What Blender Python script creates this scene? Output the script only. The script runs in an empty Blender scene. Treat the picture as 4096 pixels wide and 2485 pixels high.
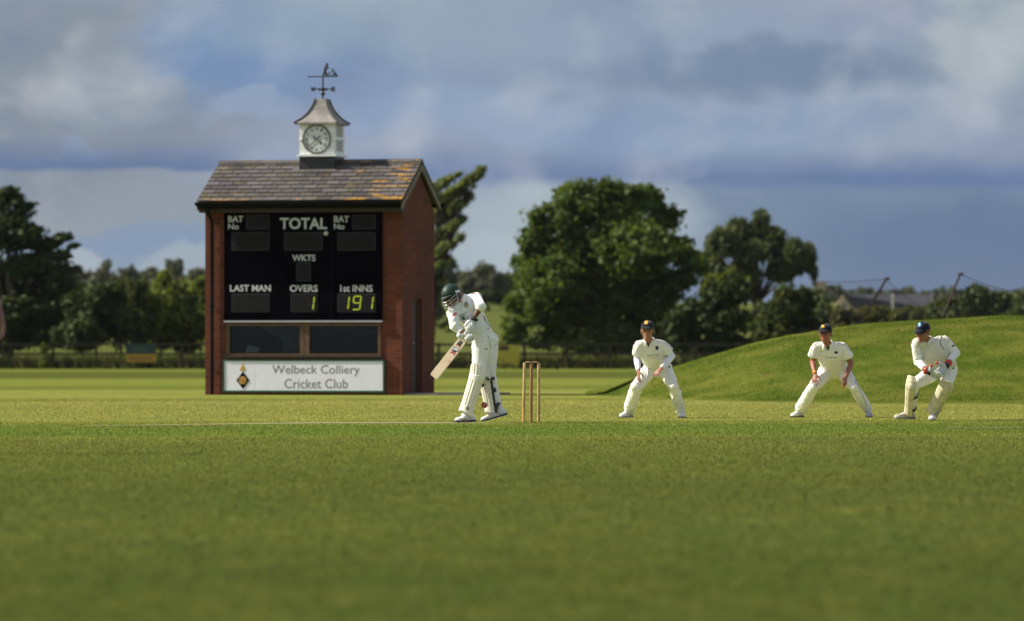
import bpy, bmesh, math, random
import numpy as np
from mathutils import Vector, Matrix, noise as mnoise
from mathutils.bvhtree import BVHTree
R = math.radians
random.seed(7); rng = np.random.default_rng(7)
S = bpy.context.scene
COL = S.collection
# ---------------------------------------------------------------- camera geometry (metres)
F = 20220.0; YH = 1405.0; H = 0.85          # focal length in photo pixels, horizon row, lens height
def P(px, py, Y):
    return Vector(((px-2048)/F*Y, Y, H-(py-YH)/F*Y))
def groundY(py): return H*F/(py-YH)

# ---------------------------------------------------------------- object helpers
def tag(o, label=None, cat=None, group=None, kind=None):
    if label: o['label'] = label
    if cat: o['category'] = cat
    if group: o['group'] = group
    if kind: o['kind'] = kind
    return o
def empty(name, loc=(0, 0, 0), rz=0, label=None, cat=None, group=None):
    o = bpy.data.objects.new(name, None); COL.objects.link(o)
    o.location = loc; o.rotation_euler = (0, 0, rz); o.empty_display_size = .2
    return tag(o, label, cat, group)
def link_mesh(name, me, mat=None, parent=None, world=False):
    """world=True: vertices are world coordinates, re-expressed in the parent's frame"""
    o = bpy.data.objects.new(name, me); COL.objects.link(o)
    if mat is not None and not me.materials:
        for m in (mat if isinstance(mat, (list, tuple)) else [mat]): me.materials.append(m)
    if parent is not None:
        o.parent = parent
        if world:
            M = Matrix.Identity(4); p = parent
            while p is not None:
                M = (Matrix.Translation(p.location) @ p.rotation_euler.to_matrix().to_4x4()) @ M; p = p.parent
            me.transform(M.inverted())
    return o
def obj(name, bm, mat=None, parent=None, world=False, smooth=False, bevel=0):
    if bevel:
        try: bmesh.ops.bevel(bm, geom=[e for e in bm.edges if e.is_manifold and e.calc_face_angle(0) > .6], offset=bevel, segments=1, affect='EDGES')
        except Exception: pass
    me = bpy.data.meshes.new(name); bm.to_mesh(me); bm.free()
    if smooth:
        for p in me.polygons: p.use_smooth = True
    return link_mesh(name, me, mat, parent, world)
def box(bm, x0, x1, y0, y1, z0, z1, mi=0):
    v = [bm.verts.new((x, y, z)) for x in (x0, x1) for y in (y0, y1) for z in (z0, z1)]
    for q in ((0, 1, 3, 2), (4, 6, 7, 5), (0, 4, 5, 1), (2, 3, 7, 6), (0, 2, 6, 4), (1, 5, 7, 3)):
        f = bm.faces.new([v[i] for i in q]); f.material_index = mi
def prism(bm, pts, a, b):
    """pts: outline as Vectors; extruded from +a to +b (Vectors)"""
    n = len(pts)
    A = [bm.verts.new(p+a) for p in pts]; B = [bm.verts.new(p+b) for p in pts]
    bm.faces.new(A[::-1]); bm.faces.new(B)
    for i in range(n): bm.faces.new((A[i], A[(i+1) % n], B[(i+1) % n], B[i]))
def limb(bm, pts, radii, side=None, n=14, cap=True):
    """swept tube; radii entries r or (a,b): a along side, b across it"""
    pts = [Vector(p) for p in pts]; rr = [(r, r) if not isinstance(r, tuple) else r for r in radii]
    sides = side if isinstance(side, list) else [side]*len(pts)
    P2, R2, S2, T2 = [], [], [], []
    for i, p in enumerate(pts):
        t = (pts[min(i+1, len(pts)-1)]-pts[max(i-1, 0)])
        t = t.normalized() if t.length > 1e-9 else Vector((0, 0, 1))
        P2.append(p); R2.append(rr[i]); S2.append(sides[i]); T2.append(t)
    if cap:
        m0, m1 = min(R2[0]), min(R2[-1])
        pre, post = [], []
        for k in (.35, .75, .95):
            q = math.sqrt(max(0, 1-k*k))
            pre.insert(0, (P2[0]-T2[0]*m0*k*.8, (R2[0][0]*q, R2[0][1]*q), S2[0], T2[0]))
            post.append((P2[-1]+T2[-1]*m1*k*.8, (R2[-1][0]*q, R2[-1][1]*q), S2[-1], T2[-1]))
        al = pre+list(zip(P2, R2, S2, T2))+post
    else: al = list(zip(P2, R2, S2, T2))
    rings = []; prev = None
    for p, r, s, t in al:
        if s is None: s = prev if prev is not None else (Vector((1, 0, 0)) if abs(t.x) < .8 else Vector((0, 1, 0)))
        s = s - t*s.dot(t)
        s = s.normalized() if s.length > 1e-6 else Vector((0, 1, 0)).cross(t).normalized()
        prev = s; u = t.cross(s)
        rings.append([bm.verts.new(p+s*(r[0]*math.cos(2*math.pi*k/n))+u*(r[1]*math.sin(2*math.pi*k/n))) for k in range(n)])
    for A, B in zip(rings, rings[1:]):
        for k in range(n): bm.faces.new((A[k], A[(k+1) % n], B[(k+1) % n], B[k]))
    bm.faces.new(rings[0][::-1]); bm.faces.new(rings[-1])
def blob(bm, c, r, rot=None, sub=3):
    r = (r, r, r) if not isinstance(r, (tuple, list)) else r
    M = Matrix.Translation(Vector(c)) @ (rot.to_4x4() if rot else Matrix.Identity(4)) @ Matrix.Diagonal((r[0], r[1], r[2], 1))
    bmesh.ops.create_icosphere(bm, subdivisions=sub, radius=1, matrix=M)
def frame(fwd, up=Vector((0, 0, 1))):
    """columns: x = to the figure's left, y = backwards, z = up; so -y is forward"""
    f = Vector(fwd).normalized(); u = (Vector(up)-f*Vector(up).dot(f)).normalized(); x = f.cross(u).normalized()
    return Matrix(((-x.x, -f.x, u.x), (-x.y, -f.y, u.y), (-x.z, -f.z, u.z)))
def fuse(bm, vox, it=4, disp=None, fac=.5):
    """weld overlapping closed shapes into one continuous skin"""
    bmesh.ops.recalc_face_normals(bm, faces=bm.faces)
    me = bpy.data.meshes.new('tmp'); bm.to_mesh(me); bm.free()
    o = bpy.data.objects.new('tmp', me); COL.objects.link(o)
    m = o.modifiers.new('r', 'REMESH'); m.mode = 'VOXEL'; m.voxel_size = vox; m.use_smooth_shade = True
    if it:
        s = o.modifiers.new('s', 'SMOOTH'); s.iterations = it; s.factor = fac
    dg = bpy.context.evaluated_depsgraph_get(); dg.update()
    out = bpy.data.meshes.new_from_object(o.evaluated_get(dg))
    bpy.data.objects.remove(o); bpy.data.meshes.remove(me)
    if disp:
        N = [v.normal.copy() for v in out.vertices]
        for v, nn in zip(out.vertices, N): v.co += nn*disp(v.co, nn)
        out.update()
    for p in out.polygons: p.use_smooth = True
    return out
# text as flat mesh: returns (verts Nx2, faces) scaled to the unit box
def text_geo(s, bold=0.0, shear=0.0):
    cu = bpy.data.curves.new('t', 'FONT'); cu.body = s; cu.size = 1; cu.resolution_u = 3; cu.offset = bold; cu.fill_mode = 'FRONT'; cu.shear = shear
    o = bpy.data.objects.new('t', cu); COL.objects.link(o)
    dg = bpy.context.evaluated_depsgraph_get(); dg.update()
    me = bpy.data.meshes.new_from_object(o.evaluated_get(dg))
    V = [(v.co.x, v.co.y) for v in me.vertices]; Fc = [list(p.vertices) for p in me.polygons]
    bpy.data.objects.remove(o); bpy.data.meshes.remove(me)
    xs = [v[0] for v in V]; ys = [v[1] for v in V]
    x0, x1, y0, y1 = min(xs), max(xs), min(ys), max(ys)
    return [((x-x0)/(x1-x0), (y-y0)/(y1-y0)) for x, y in V], Fc

# ---------------------------------------------------------------- materials
class NT:
    def __init__(s, tree): s.t = tree; s.n = tree.nodes; s.l = tree.links
    def new(s, typ, **kw):
        n = s.n.new(typ)
        for k, v in kw.items(): setattr(n, k, v)
        return n
    def put(s, sock, v):
        if hasattr(v, 'is_output') or isinstance(v, bpy.types.NodeSocket): s.l.new(v, sock)
        else: sock.default_value = v
    def math(s, op, a, b=0.0, c=0.0, clamp=False):
        n = s.new('ShaderNodeMath', operation=op); n.use_clamp = clamp
        for i, v in enumerate((a, b, c)): s.put(n.inputs[i], v)
        return n.outputs[0]
    def mix(s, f, a, b, blend='MIX'):
        n = s.new('ShaderNodeMix', data_type='RGBA', blend_type=blend); n.clamp_factor = True
        s.put(n.inputs[0], f); s.put(n.inputs[6], c4(a)); s.put(n.inputs[7], c4(b))
        return n.outputs[2]
    def noise(s, vec, scale, detail=3, rough=.55, dist=0):
        n = s.new('ShaderNodeTexNoise'); s.put(n.inputs['Vector'], vec)
        n.inputs['Scale'].default_value = scale; n.inputs['Detail'].default_value = detail
        n.inputs['Roughness'].default_value = rough; n.inputs['Distortion'].default_value = dist
        return n.outputs[0]
    def map(s, v, a, b, c=0.0, d=1.0, smooth=True):
        n = s.new('ShaderNodeMapRange'); n.interpolation_type = 'SMOOTHSTEP' if smooth else 'LINEAR'
        s.put(n.inputs[0], v)
        for i, x in enumerate((a, b, c, d)): s.put(n.inputs[i+1], x)
        return n.outputs[0]
    def scale(s, vec, sc):
        n = s.new('ShaderNodeMapping'); s.put(n.inputs[0], vec); n.inputs['Scale'].default_value = sc
        return n.outputs[0]
    def sep(s, v):
        n = s.new('ShaderNodeSeparateXYZ'); s.put(n.inputs[0], v); return n.outputs
    def comb(s, x, y, z):
        n = s.new('ShaderNodeCombineXYZ')
        for i, v in enumerate((x, y, z)): s.put(n.inputs[i], v)
        return n.outputs[0]
def c4(c):
    if isinstance(c, (tuple, list)) and len(c) == 3: return (*c, 1)
    return c
def new_mat(name):
    m = bpy.data.materials.new(name); m.use_nodes = True
    t = NT(m.node_tree); b = t.n['Principled BSDF']
    return m, t, b
def bump(t, b, h, strength=.3, dist=.01):
    n = t.new('ShaderNodeBump'); n.inputs['Strength'].default_value = strength; n.inputs['Distance'].default_value = dist
    t.put(n.inputs['Height'], h); t.l.new(n.outputs[0], b.inputs['Normal'])
def simple(name, col, rough=.6, var=.15, scale=20, metal=0, spec=.5, bmp=0, sheen=0):
    m, t, b = new_mat(name)
    tc = t.new('ShaderNodeTexCoord').outputs['Object']
    nz = t.noise(tc, scale, 4)
    lo = tuple(c*(1-var) for c in col); hi = tuple(min(1, c*(1+var)) for c in col)
    t.l.new(t.mix(t.map(nz, .3, .7), lo, hi), b.inputs['Base Color'])
    b.inputs['Roughness'].default_value = rough; b.inputs['Metallic'].default_value = metal
    b.inputs['Specular IOR Level'].default_value = spec
    if bmp: bump(t, b, nz, bmp, .005)
    if sheen: b.inputs['Sheen Weight'].default_value = sheen
    return m
def leafmat(name, col, col2, var=.45, trans=.45):
    m, t, b = new_mat(name); t.n.remove(b); out = t.n['Material Output']
    g = t.new('ShaderNodeNewGeometry'); rnd = g.outputs['Random Per Island']
    tc = t.new('ShaderNodeTexCoord').outputs['Object']
    big = t.noise(tc, .55, 2)
    c = t.mix(rnd, col, col2)
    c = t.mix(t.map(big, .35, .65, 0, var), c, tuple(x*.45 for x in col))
    d = t.new('ShaderNodeBsdfDiffuse'); tr = t.new('ShaderNodeBsdfTranslucent'); gl = t.new('ShaderNodeBsdfGlossy')
    t.l.new(c, d.inputs[0]); gl.inputs['Roughness'].default_value = .6; gl.inputs[0].default_value = (.6, .65, .5, 1)
    t.l.new(t.mix(.5, c, (col2[0]*1.5, col2[1]*1.3, col2[2]*.5)), tr.inputs[0])
    m1 = t.new('ShaderNodeMixShader'); m1.inputs[0].default_value = trans
    t.l.new(d.outputs[0], m1.inputs[1]); t.l.new(tr.outputs[0], m1.inputs[2])
    m2 = t.new('ShaderNodeMixShader'); m2.inputs[0].default_value = .03
    t.l.new(m1.outputs[0], m2.inputs[1]); t.l.new(gl.outputs[0], m2.inputs[2]); t.l.new(m2.outputs[0], out.inputs[0])
    return m
def mesh_np(name, V, Q):
    """V (n,3); Q (m,k) faces of k corners"""
    me = bpy.data.meshes.new(name); m, k = Q.shape
    me.vertices.add(len(V)); me.vertices.foreach_set('co', np.ascontiguousarray(V, dtype=np.float32).ravel())
    me.loops.add(m*k); me.loops.foreach_set('vertex_index', np.ascontiguousarray(Q, dtype=np.int32).ravel())
    me.polygons.add(m); me.polygons.foreach_set('loop_start', np.arange(0, m*k, k, dtype=np.int32))
    me.polygons.foreach_set('loop_total', np.full(m, k, dtype=np.int32))
    me.update(calc_edges=True)
    return me
EXPO = .47
# mown bands: start distance (m) and turf colour, darker towards the camera
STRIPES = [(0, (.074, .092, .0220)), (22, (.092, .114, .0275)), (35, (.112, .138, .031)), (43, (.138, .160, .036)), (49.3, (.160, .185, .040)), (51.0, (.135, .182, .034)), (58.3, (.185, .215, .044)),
           (61.5, (.262, .275, .070)), (76, (.272, .275, .076)), (86.5, (.165, .182, .040)), (91, (.200, .212, .052)), (112, (.120, .143, .031)), (125, (.160, .180, .040)), (158, (.082, .098, .024)), (190, (.075, .092, .022)), (207, (.125, .152, .030)), (247, (.096, .110, .032))]  # last entry dimmed: tree shade put into the meadow colour
# cloud shapes: centre, radii (px of a 2464 px wide view), softness, tilt, sky colour, strength, [warp]
SKY_BLOBS = [
    (1700, 760, 1400, 330, .8, 0, (98, 120, 150), .9),      # slate veil low on the right
    (1900, 560, 900, 130, .9, 0, (112, 133, 159), .8),
    (2350, 640, 420, 150, .9, 0, (91, 112, 145), .8),
    (1330, 560, 330, 150, .9, 0, (169, 183, 192), .85),      # pale gap behind the big tree
    (250, 540, 640, 150, .9, 0, (141, 152, 163), .9),        # left, below the band
    (330, 590, 330, 40, .9, 0, (125, 148, 179), .8),
    (430, 635, 120, 34, .5, 0, (161, 175, 185), .7),
    (205, 612, 52, 26, .45, 0, (167, 179, 187), .8),
    (1150, 640, 160, 60, .8, 0, (173, 187, 195), .6),
    (40, 230, 560, 260, .45, 0, (132, 143, 157), .95),       # grey mass, left
    (330, 215, 240, 62, .5, .1, (146, 159, 173), .7),
    (640, 120, 300, 130, .6, -.1, (112, 141, 181), .95),    # blue opening
    (900, 170, 240, 110, .95, 0, (124, 148, 185), .7),
    (590, 240, 105, 48, .45, .1, (146, 163, 189), .85),
    (690, 265, 60, 26, .5, 0, (141, 159, 188), .7),
    (195, 342, 62, 34, .5, 0, (139, 156, 179), .8),
    (1100, 40, 600, 90, .9, 0, (144, 163, 181), .8),
    (1700, 210, 800, 190, .95, 0, (139, 158, 181), .7),
    (1250, 300, 420, 70, .5, -.12, (141, 161, 190), .7),
    (1700, 300, 420, 70, .9, 0, (135, 156, 185), .7),
    (1900, 160, 430, 62, .85, 0, (113, 133, 160), .85),
    (1650, 130, 120, 40, .9, 0, (120, 141, 167), .7),
    (2250, 130, 120, 60, .9, 0, (132, 148, 167), .6),
    (2430, 70, 190, 160, .5, 0, (167, 179, 185), .8),
    (2400, 260, 170, 60, .95, 0, (154, 167, 181), .6),
]
HAZE = .000025

# dark flat cloud bases: x range, lower edge (left end, right end), sharpness, fade height, colour, strength
SKY_BANDS = [(-400, 640, 404, 408, 9, 95, (91, 114, 156), .9), (900, 3000, 428, 462, 26, 100, (88, 114, 159), .85), (560, 1100, 408, 425, 40, 70, (106, 135, 177), .6)]
# ================================================================ camera, world, sun
cam = bpy.data.cameras.new('camera'); camo = bpy.data.objects.new('camera', cam); COL.objects.link(camo); S.camera = camo
camo.location = (0, 0, H); camo.rotation_euler = (R(90), 0, 0)
cam.sensor_width = 36; cam.lens = F/4096*36; cam.shift_y = (YH-1242.5)/4096
cam.clip_start = .5; cam.clip_end = 20000
cam.dof.use_dof = True; cam.dof.focus_distance = 60.0; cam.dof.aperture_fstop = 2.8
S.view_settings.view_transform = 'Standard'; S.view_settings.look = 'None'; S.view_settings.gamma = 1; S.view_settings.exposure = EXPO
SUN_EL, SUN_AZ = 40.0, 3.5     # sun low on the left, a little behind the players
sd = Vector((-math.cos(R(SUN_AZ))*math.cos(R(SUN_EL)), math.sin(R(SUN_AZ))*math.cos(R(SUN_EL)), math.sin(R(SUN_EL))))
sl = bpy.data.lights.new('sun', 'SUN'); sl.energy = 5.0; sl.angle = R(.53); sl.color = (1, .93, .80)
so = bpy.data.objects.new('sun', sl); COL.objects.link(so); so.rotation_euler = sd.to_track_quat('Z', 'Y').to_euler(); so.location = (-60, 40, 60)

W = bpy.data.worlds.new('World'); S.world = W; W.use_nodes = True
t = NT(W.node_tree); bg = t.n['Background']
SKYS = .10
bg.inputs['Strength'].default_value = SKYS
sky = t.new('ShaderNodeTexSky', sky_type='NISHITA'); sky.sun_disc = False
sky.sun_elevation = R(SUN_EL); sky.sun_rotation = math.atan2(sd.x, sd.y); sky.air_density = 1; sky.dust_density = 1.0; sky.ozone_density = 1
D = t.new('ShaderNodeTexCoord').outputs['Generated']
dx, dy, dz = t.sep(D)
ys = t.math('MAXIMUM', dy, .05)
# cloud plane coordinates: one unit = 1000 px of a 2464 px wide view
U = t.math('MULTIPLY', t.math('DIVIDE', dx, ys), 12.164); Vv = t.math('MULTIPLY', t.math('DIVIDE', dz, ys), 12.164)
UV = t.comb(U, t.math('MULTIPLY', Vv, 1.35), 0.0)
n1 = t.new('ShaderNodeTexNoise'); t.put(n1.inputs['Vector'], UV); n1.inputs['Scale'].default_value = 3.1; n1.inputs['Detail'].default_value = 6; n1.inputs['Roughness'].default_value = .55
wr, wg, wb = t.sep(n1.outputs['Color'])
n2 = t.new('ShaderNodeTexNoise'); t.put(n2.inputs['Vector'], UV); n2.inputs['Scale'].default_value = 11; n2.inputs['Detail'].default_value = 5
w2r, w2g, _ = t.sep(n2.outputs['Color'])
def warp(base, a, b, k1, k2): return t.math('ADD', base, t.math('ADD', t.math('MULTIPLY', t.math('SUBTRACT', a, .5), k1), t.math('MULTIPLY', t.math('SUBTRACT', b, .5), k2)))
Uw = warp(U, wr, w2r, .42, .10); Vw = warp(Vv, wg, w2g, .20, .06)
def srgb(r, g, b):
    f = lambda c: ((c/255+.055)/1.055)**2.4 if c > 10 else c/255/12.92
    return (f(r), f(g), f(b))
def skc(r, g, b): return tuple(c/SKYS/2**EXPO for c in srgb(r, g, b))
def blobmask(cx, cy, rx, ry, soft=.6, tilt=0.0, wf=1.0):
    Vx = Vw if wf == 1 else t.math('ADD', Vv, t.math('MULTIPLY', t.math('SUBTRACT', Vw, Vv), wf))
    a = t.math('SUBTRACT', Uw, (cx-1232)/1000); b = t.math('SUBTRACT', Vx, (845-cy)/1000)
    if tilt: b = t.math('SUBTRACT', b, t.math('MULTIPLY', a, tilt))
    a = t.math('DIVIDE', a, rx/1000); b = t.math('DIVIDE', b, ry/1000)
    d = t.math('ADD', t.math('MULTIPLY', a, a), t.math('MULTIPLY', b, b))
    return t.map(d, 1+soft, max(0.0, 1-soft), 0.0, 1.0)
col = t.mix(t.map(Vw, .84, .05), skc(150, 160, 180), skc(142, 156, 182))
for (cx, cy, rx, ry, soft, tilt, c, al, *wf) in SKY_BLOBS:
    col = t.mix(t.math('MULTIPLY', blobmask(cx, cy, rx, ry, soft, tilt, *wf), al), col, skc(*c))
for (bx0, bx1, e0, e1, sh, fade, c, al) in SKY_BANDS:
    uu = t.math('MULTIPLY_ADD', U, 1000.0, 1232.0)
    edge = t.map(uu, bx0, bx1, e0, e1, smooth=False)
    up = t.math('ADD', t.math('MULTIPLY_ADD', Vv, 1000.0, -845.0), edge)                       # px above the edge
    up = t.math('ADD', up, t.math('ADD', t.math('MULTIPLY', t.math('SUBTRACT', wg, .5), 46.0), t.math('MULTIPLY', t.math('SUBTRACT', w2g, .5), 20.0)))
    m_ = t.math('MULTIPLY', t.map(up, -sh, sh*.7), t.map(up, fade, 0.0))
    m_ = t.math('MULTIPLY', m_, t.math('MULTIPLY', t.map(uu, bx0, bx0+160), t.map(uu, bx1, bx1-160)))
    col = t.mix(t.math('MULTIPLY', m_, al), col, skc(*c))
# billows: a cloud texture lit from the upper left
def dens(o):
    n_ = t.new('ShaderNodeTexNoise'); v_ = t.new('ShaderNodeVectorMath', operation='ADD'); t.put(v_.inputs[0], UV); v_.inputs[1].default_value = o
    t.l.new(v_.outputs[0], n_.inputs['Vector']); n_.inputs['Scale'].default_value = 2.3; n_.inputs['Detail'].default_value = 7; n_.inputs['Roughness'].default_value = .52; n_.inputs['Distortion'].default_value = .25
    return n_.outputs[0]
rel = t.math('MULTIPLY', t.math('SUBTRACT', dens((4.0, 2.0, 0)), dens((3.93, 2.08, 0))), 2.6)
where = t.math('MULTIPLY', t.map(dens((1.3, 7.1, 0)), .40, .60, .25, 1.0), t.map(Vv, .25, .50, .08, 1.0))
col = t.mix(t.math('MULTIPLY', t.math('MAXIMUM', rel, 0.0), where, clamp=True), col, skc(202, 204, 210))
col = t.mix(t.math('MULTIPLY', t.math('MAXIMUM', t.math('MULTIPLY', rel, -1.0), 0.0), where, clamp=True), col, skc(104, 120, 154))
# the rest of the dome: broken cloud over the sky texture
nb = t.noise(D, 2.6, 6, .6, .4)
dome = t.mix(t.map(nb, .38, .60, 0, .9), sky.outputs[0], (3.9, 4.0, 4.3))
front = t.math('MULTIPLY', t.map(dy, .90, .965), t.map(dz, .16, .09))
t.l.new(t.mix(t.math('MULTIPLY', front, .97), dome, col), bg.inputs['Color'])

# ================================================================ ground
def terrain(x, y):
    if y < 246: return 0.0
    a = (y-246)
    if a < 380: return 6.9*(a/380)**1.25
    return 6.9+15*min(1, (a-380)/2600)
bm = bmesh.new()
ys_ = [-250, -60, 0, 6, 12, 20, 30, 45, 60, 80, 100, 130, 170, 210, 246, 255, 270, 290, 320, 360, 410, 470, 540, 626, 800, 1100, 1600, 2400, 3200, 5000, 9000]
xs_ = [-4000, -1500, -500, -200, -80, -40, -20, -8, 0, 8, 20, 40, 80, 200, 500, 1500, 4000]
g = [[bm.verts.new((x, y, terrain(x, y))) for x in xs_] for y in ys_]
for j in range(len(ys_)-1):
    for i in range(len(xs_)-1): bm.faces.new((g[j][i], g[j][i+1], g[j+1][i+1], g[j+1][i]))
GM, t, b = new_mat('field_turf')
pos = t.new('ShaderNodeTexCoord').outputs['Object']
X_, Y_, Z_ = t.sep(pos)
wob = t.noise(pos, .35, 3)
Yq = t.math('ADD', t.math('ADD', Y_, t.math('MULTIPLY', X_, -.16)), t.math('MULTIPLY', t.math('SUBTRACT', wob, .5), 2.2))
base = None
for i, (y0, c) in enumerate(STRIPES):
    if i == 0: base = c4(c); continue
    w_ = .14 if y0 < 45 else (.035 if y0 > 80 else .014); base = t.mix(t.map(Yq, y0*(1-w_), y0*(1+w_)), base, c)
big = t.noise(t.scale(pos, (.5, .16, 1)), 1.0, 4)
mid = t.noise(pos, 4.0, 4); fin = t.noise(pos, 42.0, 3)
def turf_var(base, big, mid, fin):
    base = t.mix(t.map(big, .3, .7, 0, .30), base, t.mix(1.0, base, (1.45, 1.25, 1.0), 'MULTIPLY'))
    base = t.mix(t.map(mid, .35, .72, 0, .55), base, t.mix(1.0, base, (.62, .78, .7), 'MULTIPLY'))
    base = t.mix(t.map(t.noise(t.scale(pos, (1.0, .45, 1)), 1.7, 3), .42, .7, 0, .5), base, t.mix(1.0, base, (1.5, 1.3, 1.3), 'MULTIPLY'))
    base = t.mix(t.map(t.noise(pos, 13.0, 3), .4, .65, 0, .6), base, t.mix(1.0, base, (.6, .74, .6), 'MULTIPLY'))
    base = t.mix(t.map(t.noise(pos, 6.5, 2), .32, .5, .75, 0), base, t.mix(1.0, base, (.58, .70, .6), 'MULTIPLY'))
    base = t.mix(t.map(t.noise(t.scale(pos, (1.6, .8, 1)), 2.6, 3), .5, .68, 0, .7), base, t.mix(1.0, base, (1.45, 1.32, 1.25), 'MULTIPLY'))
    return t.mix(t.map(fin, .45, .75, 0, .5), base, t.mix(1.0, base, (1.7, 1.45, 1.5), 'MULTIPLY'))
base = turf_var(base, big, mid, fin)
t.l.new(base, b.inputs['Base Color']); b.inputs['Roughness'].default_value = .9; b.inputs['Specular IOR Level'].default_value = 0
bump(t, b, fin, .6, .03)
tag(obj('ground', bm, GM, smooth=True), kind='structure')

# the worn pitch, a pale dry strip (a sheet 4 mm above the turf)
PM, t, b = new_mat('worn_pitch')
pos = t.new('ShaderNodeTexCoord').outputs['Object']
c = t.mix(t.map(t.noise(pos, 6, 5), .35, .65), (.25, .225, .085), (.19, .19, .055))
t.l.new(t.mix(t.map(t.noise(t.scale(pos, (3, 12, 1)), 3, 4), .5, .7, 0, .7), c, (.13, .14, .04)), b.inputs['Base Color']); b.inputs['Roughness'].default_value = .95
def gp(px, py, z): 
    Y = groundY(py); return Vector(((px-2048)/F*Y, Y, z))
bm = bmesh.new()
n = 40; near, far = [], []
for i in range(n+1):
    u = i/n; px = 330+(2160-330)*u
    y1 = 1708-12.5*min(1, u*1.9)**.8; th = (1.6+4.2*min(1, u*2))*(1 if u < .75 else max(.05, (1-u)/.25))
    j = random.uniform(-.5, .5)
    near.append(bm.verts.new(gp(px, y1+j*.6, .004))); far.append(bm.verts.new(gp(px, y1-th+random.uniform(-.4, .4), .004)))
for i in range(n): bm.faces.new((near[i], near[i+1], far[i+1], far[i]))
tag(obj('pitch', bm, PM), kind='structure')
WM, t, b = new_mat('bare_earth')
pos = t.new('ShaderNodeTexCoord').outputs['Object']
t.l.new(t.mix(t.map(t.noise(pos, 7, 4), .4, .6), (.16, .10, .04), (.11, .11, .02)), b.inputs['Base Color']); b.inputs['Roughness'].default_value = .95
bm = bmesh.new(); near, far = [], []
for i in range(25):
    u = i/24; px = 3720+420*u; w = math.sin(math.pi*min(1, u*.8+.02))*1.8+.3
    near.append(bm.verts.new(gp(px, 1713+w+random.uniform(-.4, .4), .004))); far.append(bm.verts.new(gp(px, 1713-w+random.uniform(-.4, .4), .004)))
for i in range(24): bm.faces.new((near[i], near[i+1], far[i+1], far[i]))
tag(obj('worn_patch', bm, WM), kind='structure')

# ---------------------------------------------------------------- the grassy bank
CR = [(1.3, 0), (1.8, .04), (2.2, .22), (2.62, .41), (3.18, .57), (3.74, .75), (4.54, .98), (5.34, 1.18), (6.13, 1.30), (6.93, 1.39), (7.74, 1.45), (8.53, 1.50), (9.85, 1.53), (14, 1.5), (20, 1.3), (28, .6), (33, 0)]
def interp(T, x):
    if x <= T[0][0]: return T[0][1]
    for (a, va), (b_, vb) in zip(T, T[1:]):
        if x <= b_: return va+(vb-va)*(x-a)/(b_-a)
    return T[-1][1]
def sstep(a, b_, x):
    u = max(0, min(1, (x-a)/(b_-a))); return u*u*(3-2*u)
FB = [(1.2, 97), (2.2, 92.5), (3.2, 87), (4.5, 83), (6, 81), (9, 79.5), (34, 79)]
def mound_h(x, y):
    c = interp(CR, x); f = interp(FB, x)
    if y <= 97: h = c*sstep(f, 98.5, y)**.9
    else: h = c*(1-sstep(97, 118, y))
    if y > 97 and x < 34: h = max(h, 0)
    return h + (.03*mnoise.noise(Vector((x*.8, y*.4, 0)))*min(1, c) if h > .05 else 0)
bm = bmesh.new()
mx = np.concatenate([np.arange(1.0, 12, .2), np.arange(12, 34.1, 1.0)]); my = np.arange(78, 120.1, .6)
g = [[bm.verts.new((x, y, mound_h(x, y)-.012)) for x in mx] for y in my]
for j in range(len(my)-1):
    for i in range(len(mx)-1): bm.faces.new((g[j][i], g[j][i+1], g[j+1][i+1], g[j+1][i]))
BM_, t, b = new_mat('bank_turf')
pos = t.new('ShaderNodeTexCoord').outputs['Object']
big = t.noise(t.scale(pos, (.8, .5, .8)), 1.0, 4); mid = t.noise(pos, 3.2, 4); fin = t.noise(pos, 30, 3)
c = t.mix(t.map(big, .35, .68), (.062, .096, .0125), (.134, .148, .026))
c = t.mix(t.map(mid, .36, .74, 0, .22), c, (.062, .090, .010))
c = t.mix(t.map(fin, .45, .75, 0, .25), c, (.18, .18, .04))
vo = t.new('ShaderNodeTexVoronoi'); t.put(vo.inputs['Vector'], t.scale(pos, (1.1, .35, 1.1))); vo.inputs['Scale'].default_value = 1.0
c = t.mix(t.map(vo.outputs['Distance'], .10, .05, 0, .75), c, (.17, .11, .05))
t.l.new(c, b.inputs['Base Color']); b.inputs['Roughness'].default_value = .9; b.inputs['Specular IOR Level'].default_value = 0
bump(t, b, fin, .6, .04)
tag(obj('grass_bank', bm, BM_, smooth=True), kind='structure')

# ---------------------------------------------------------------- grass blades round the plane of focus and on the bank
def blades(name, n, sampler, hmin, hmax, w, mat, nrand=.3):
    X, Y, Z = sampler(n); n = len(X)
    a = rng.uniform(0, 2*np.pi, n); h = rng.uniform(hmin, hmax, n)*rng.choice([1, 1, 1, 1.25], n); l = rng.uniform(.1, .8, n)*h; la = rng.uniform(0, 2*np.pi, n)
    ww = w*rng.uniform(.6, 1.3, n)
    V = np.empty((n, 3, 3))
    V[:, 0] = np.stack([X-np.cos(a)*ww/2, Y-np.sin(a)*ww/2, Z-.003], 1); V[:, 1] = np.stack([X+np.cos(a)*ww/2, Y+np.sin(a)*ww/2, Z-.003], 1)
    V[:, 2] = np.stack([X+np.cos(la)*l, Y+np.sin(la)*l, Z+h], 1)
    me = mesh_np(name, V.reshape(-1, 3), np.arange(3*n).reshape(-1, 3))
    nr = rng.normal(size=(n, 3))*nrand+np.array([0, 0, 1.0]); nr /= np.linalg.norm(nr, axis=1)[:, None]
    me.polygons.foreach_set('use_smooth', np.ones(n, dtype=bool)); me.normals_split_custom_set_from_vertices(np.repeat(nr, 3, axis=0).astype(np.float32))
    o = link_mesh(name, me, mat)
    tag(o, kind='stuff'); return o
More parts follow.
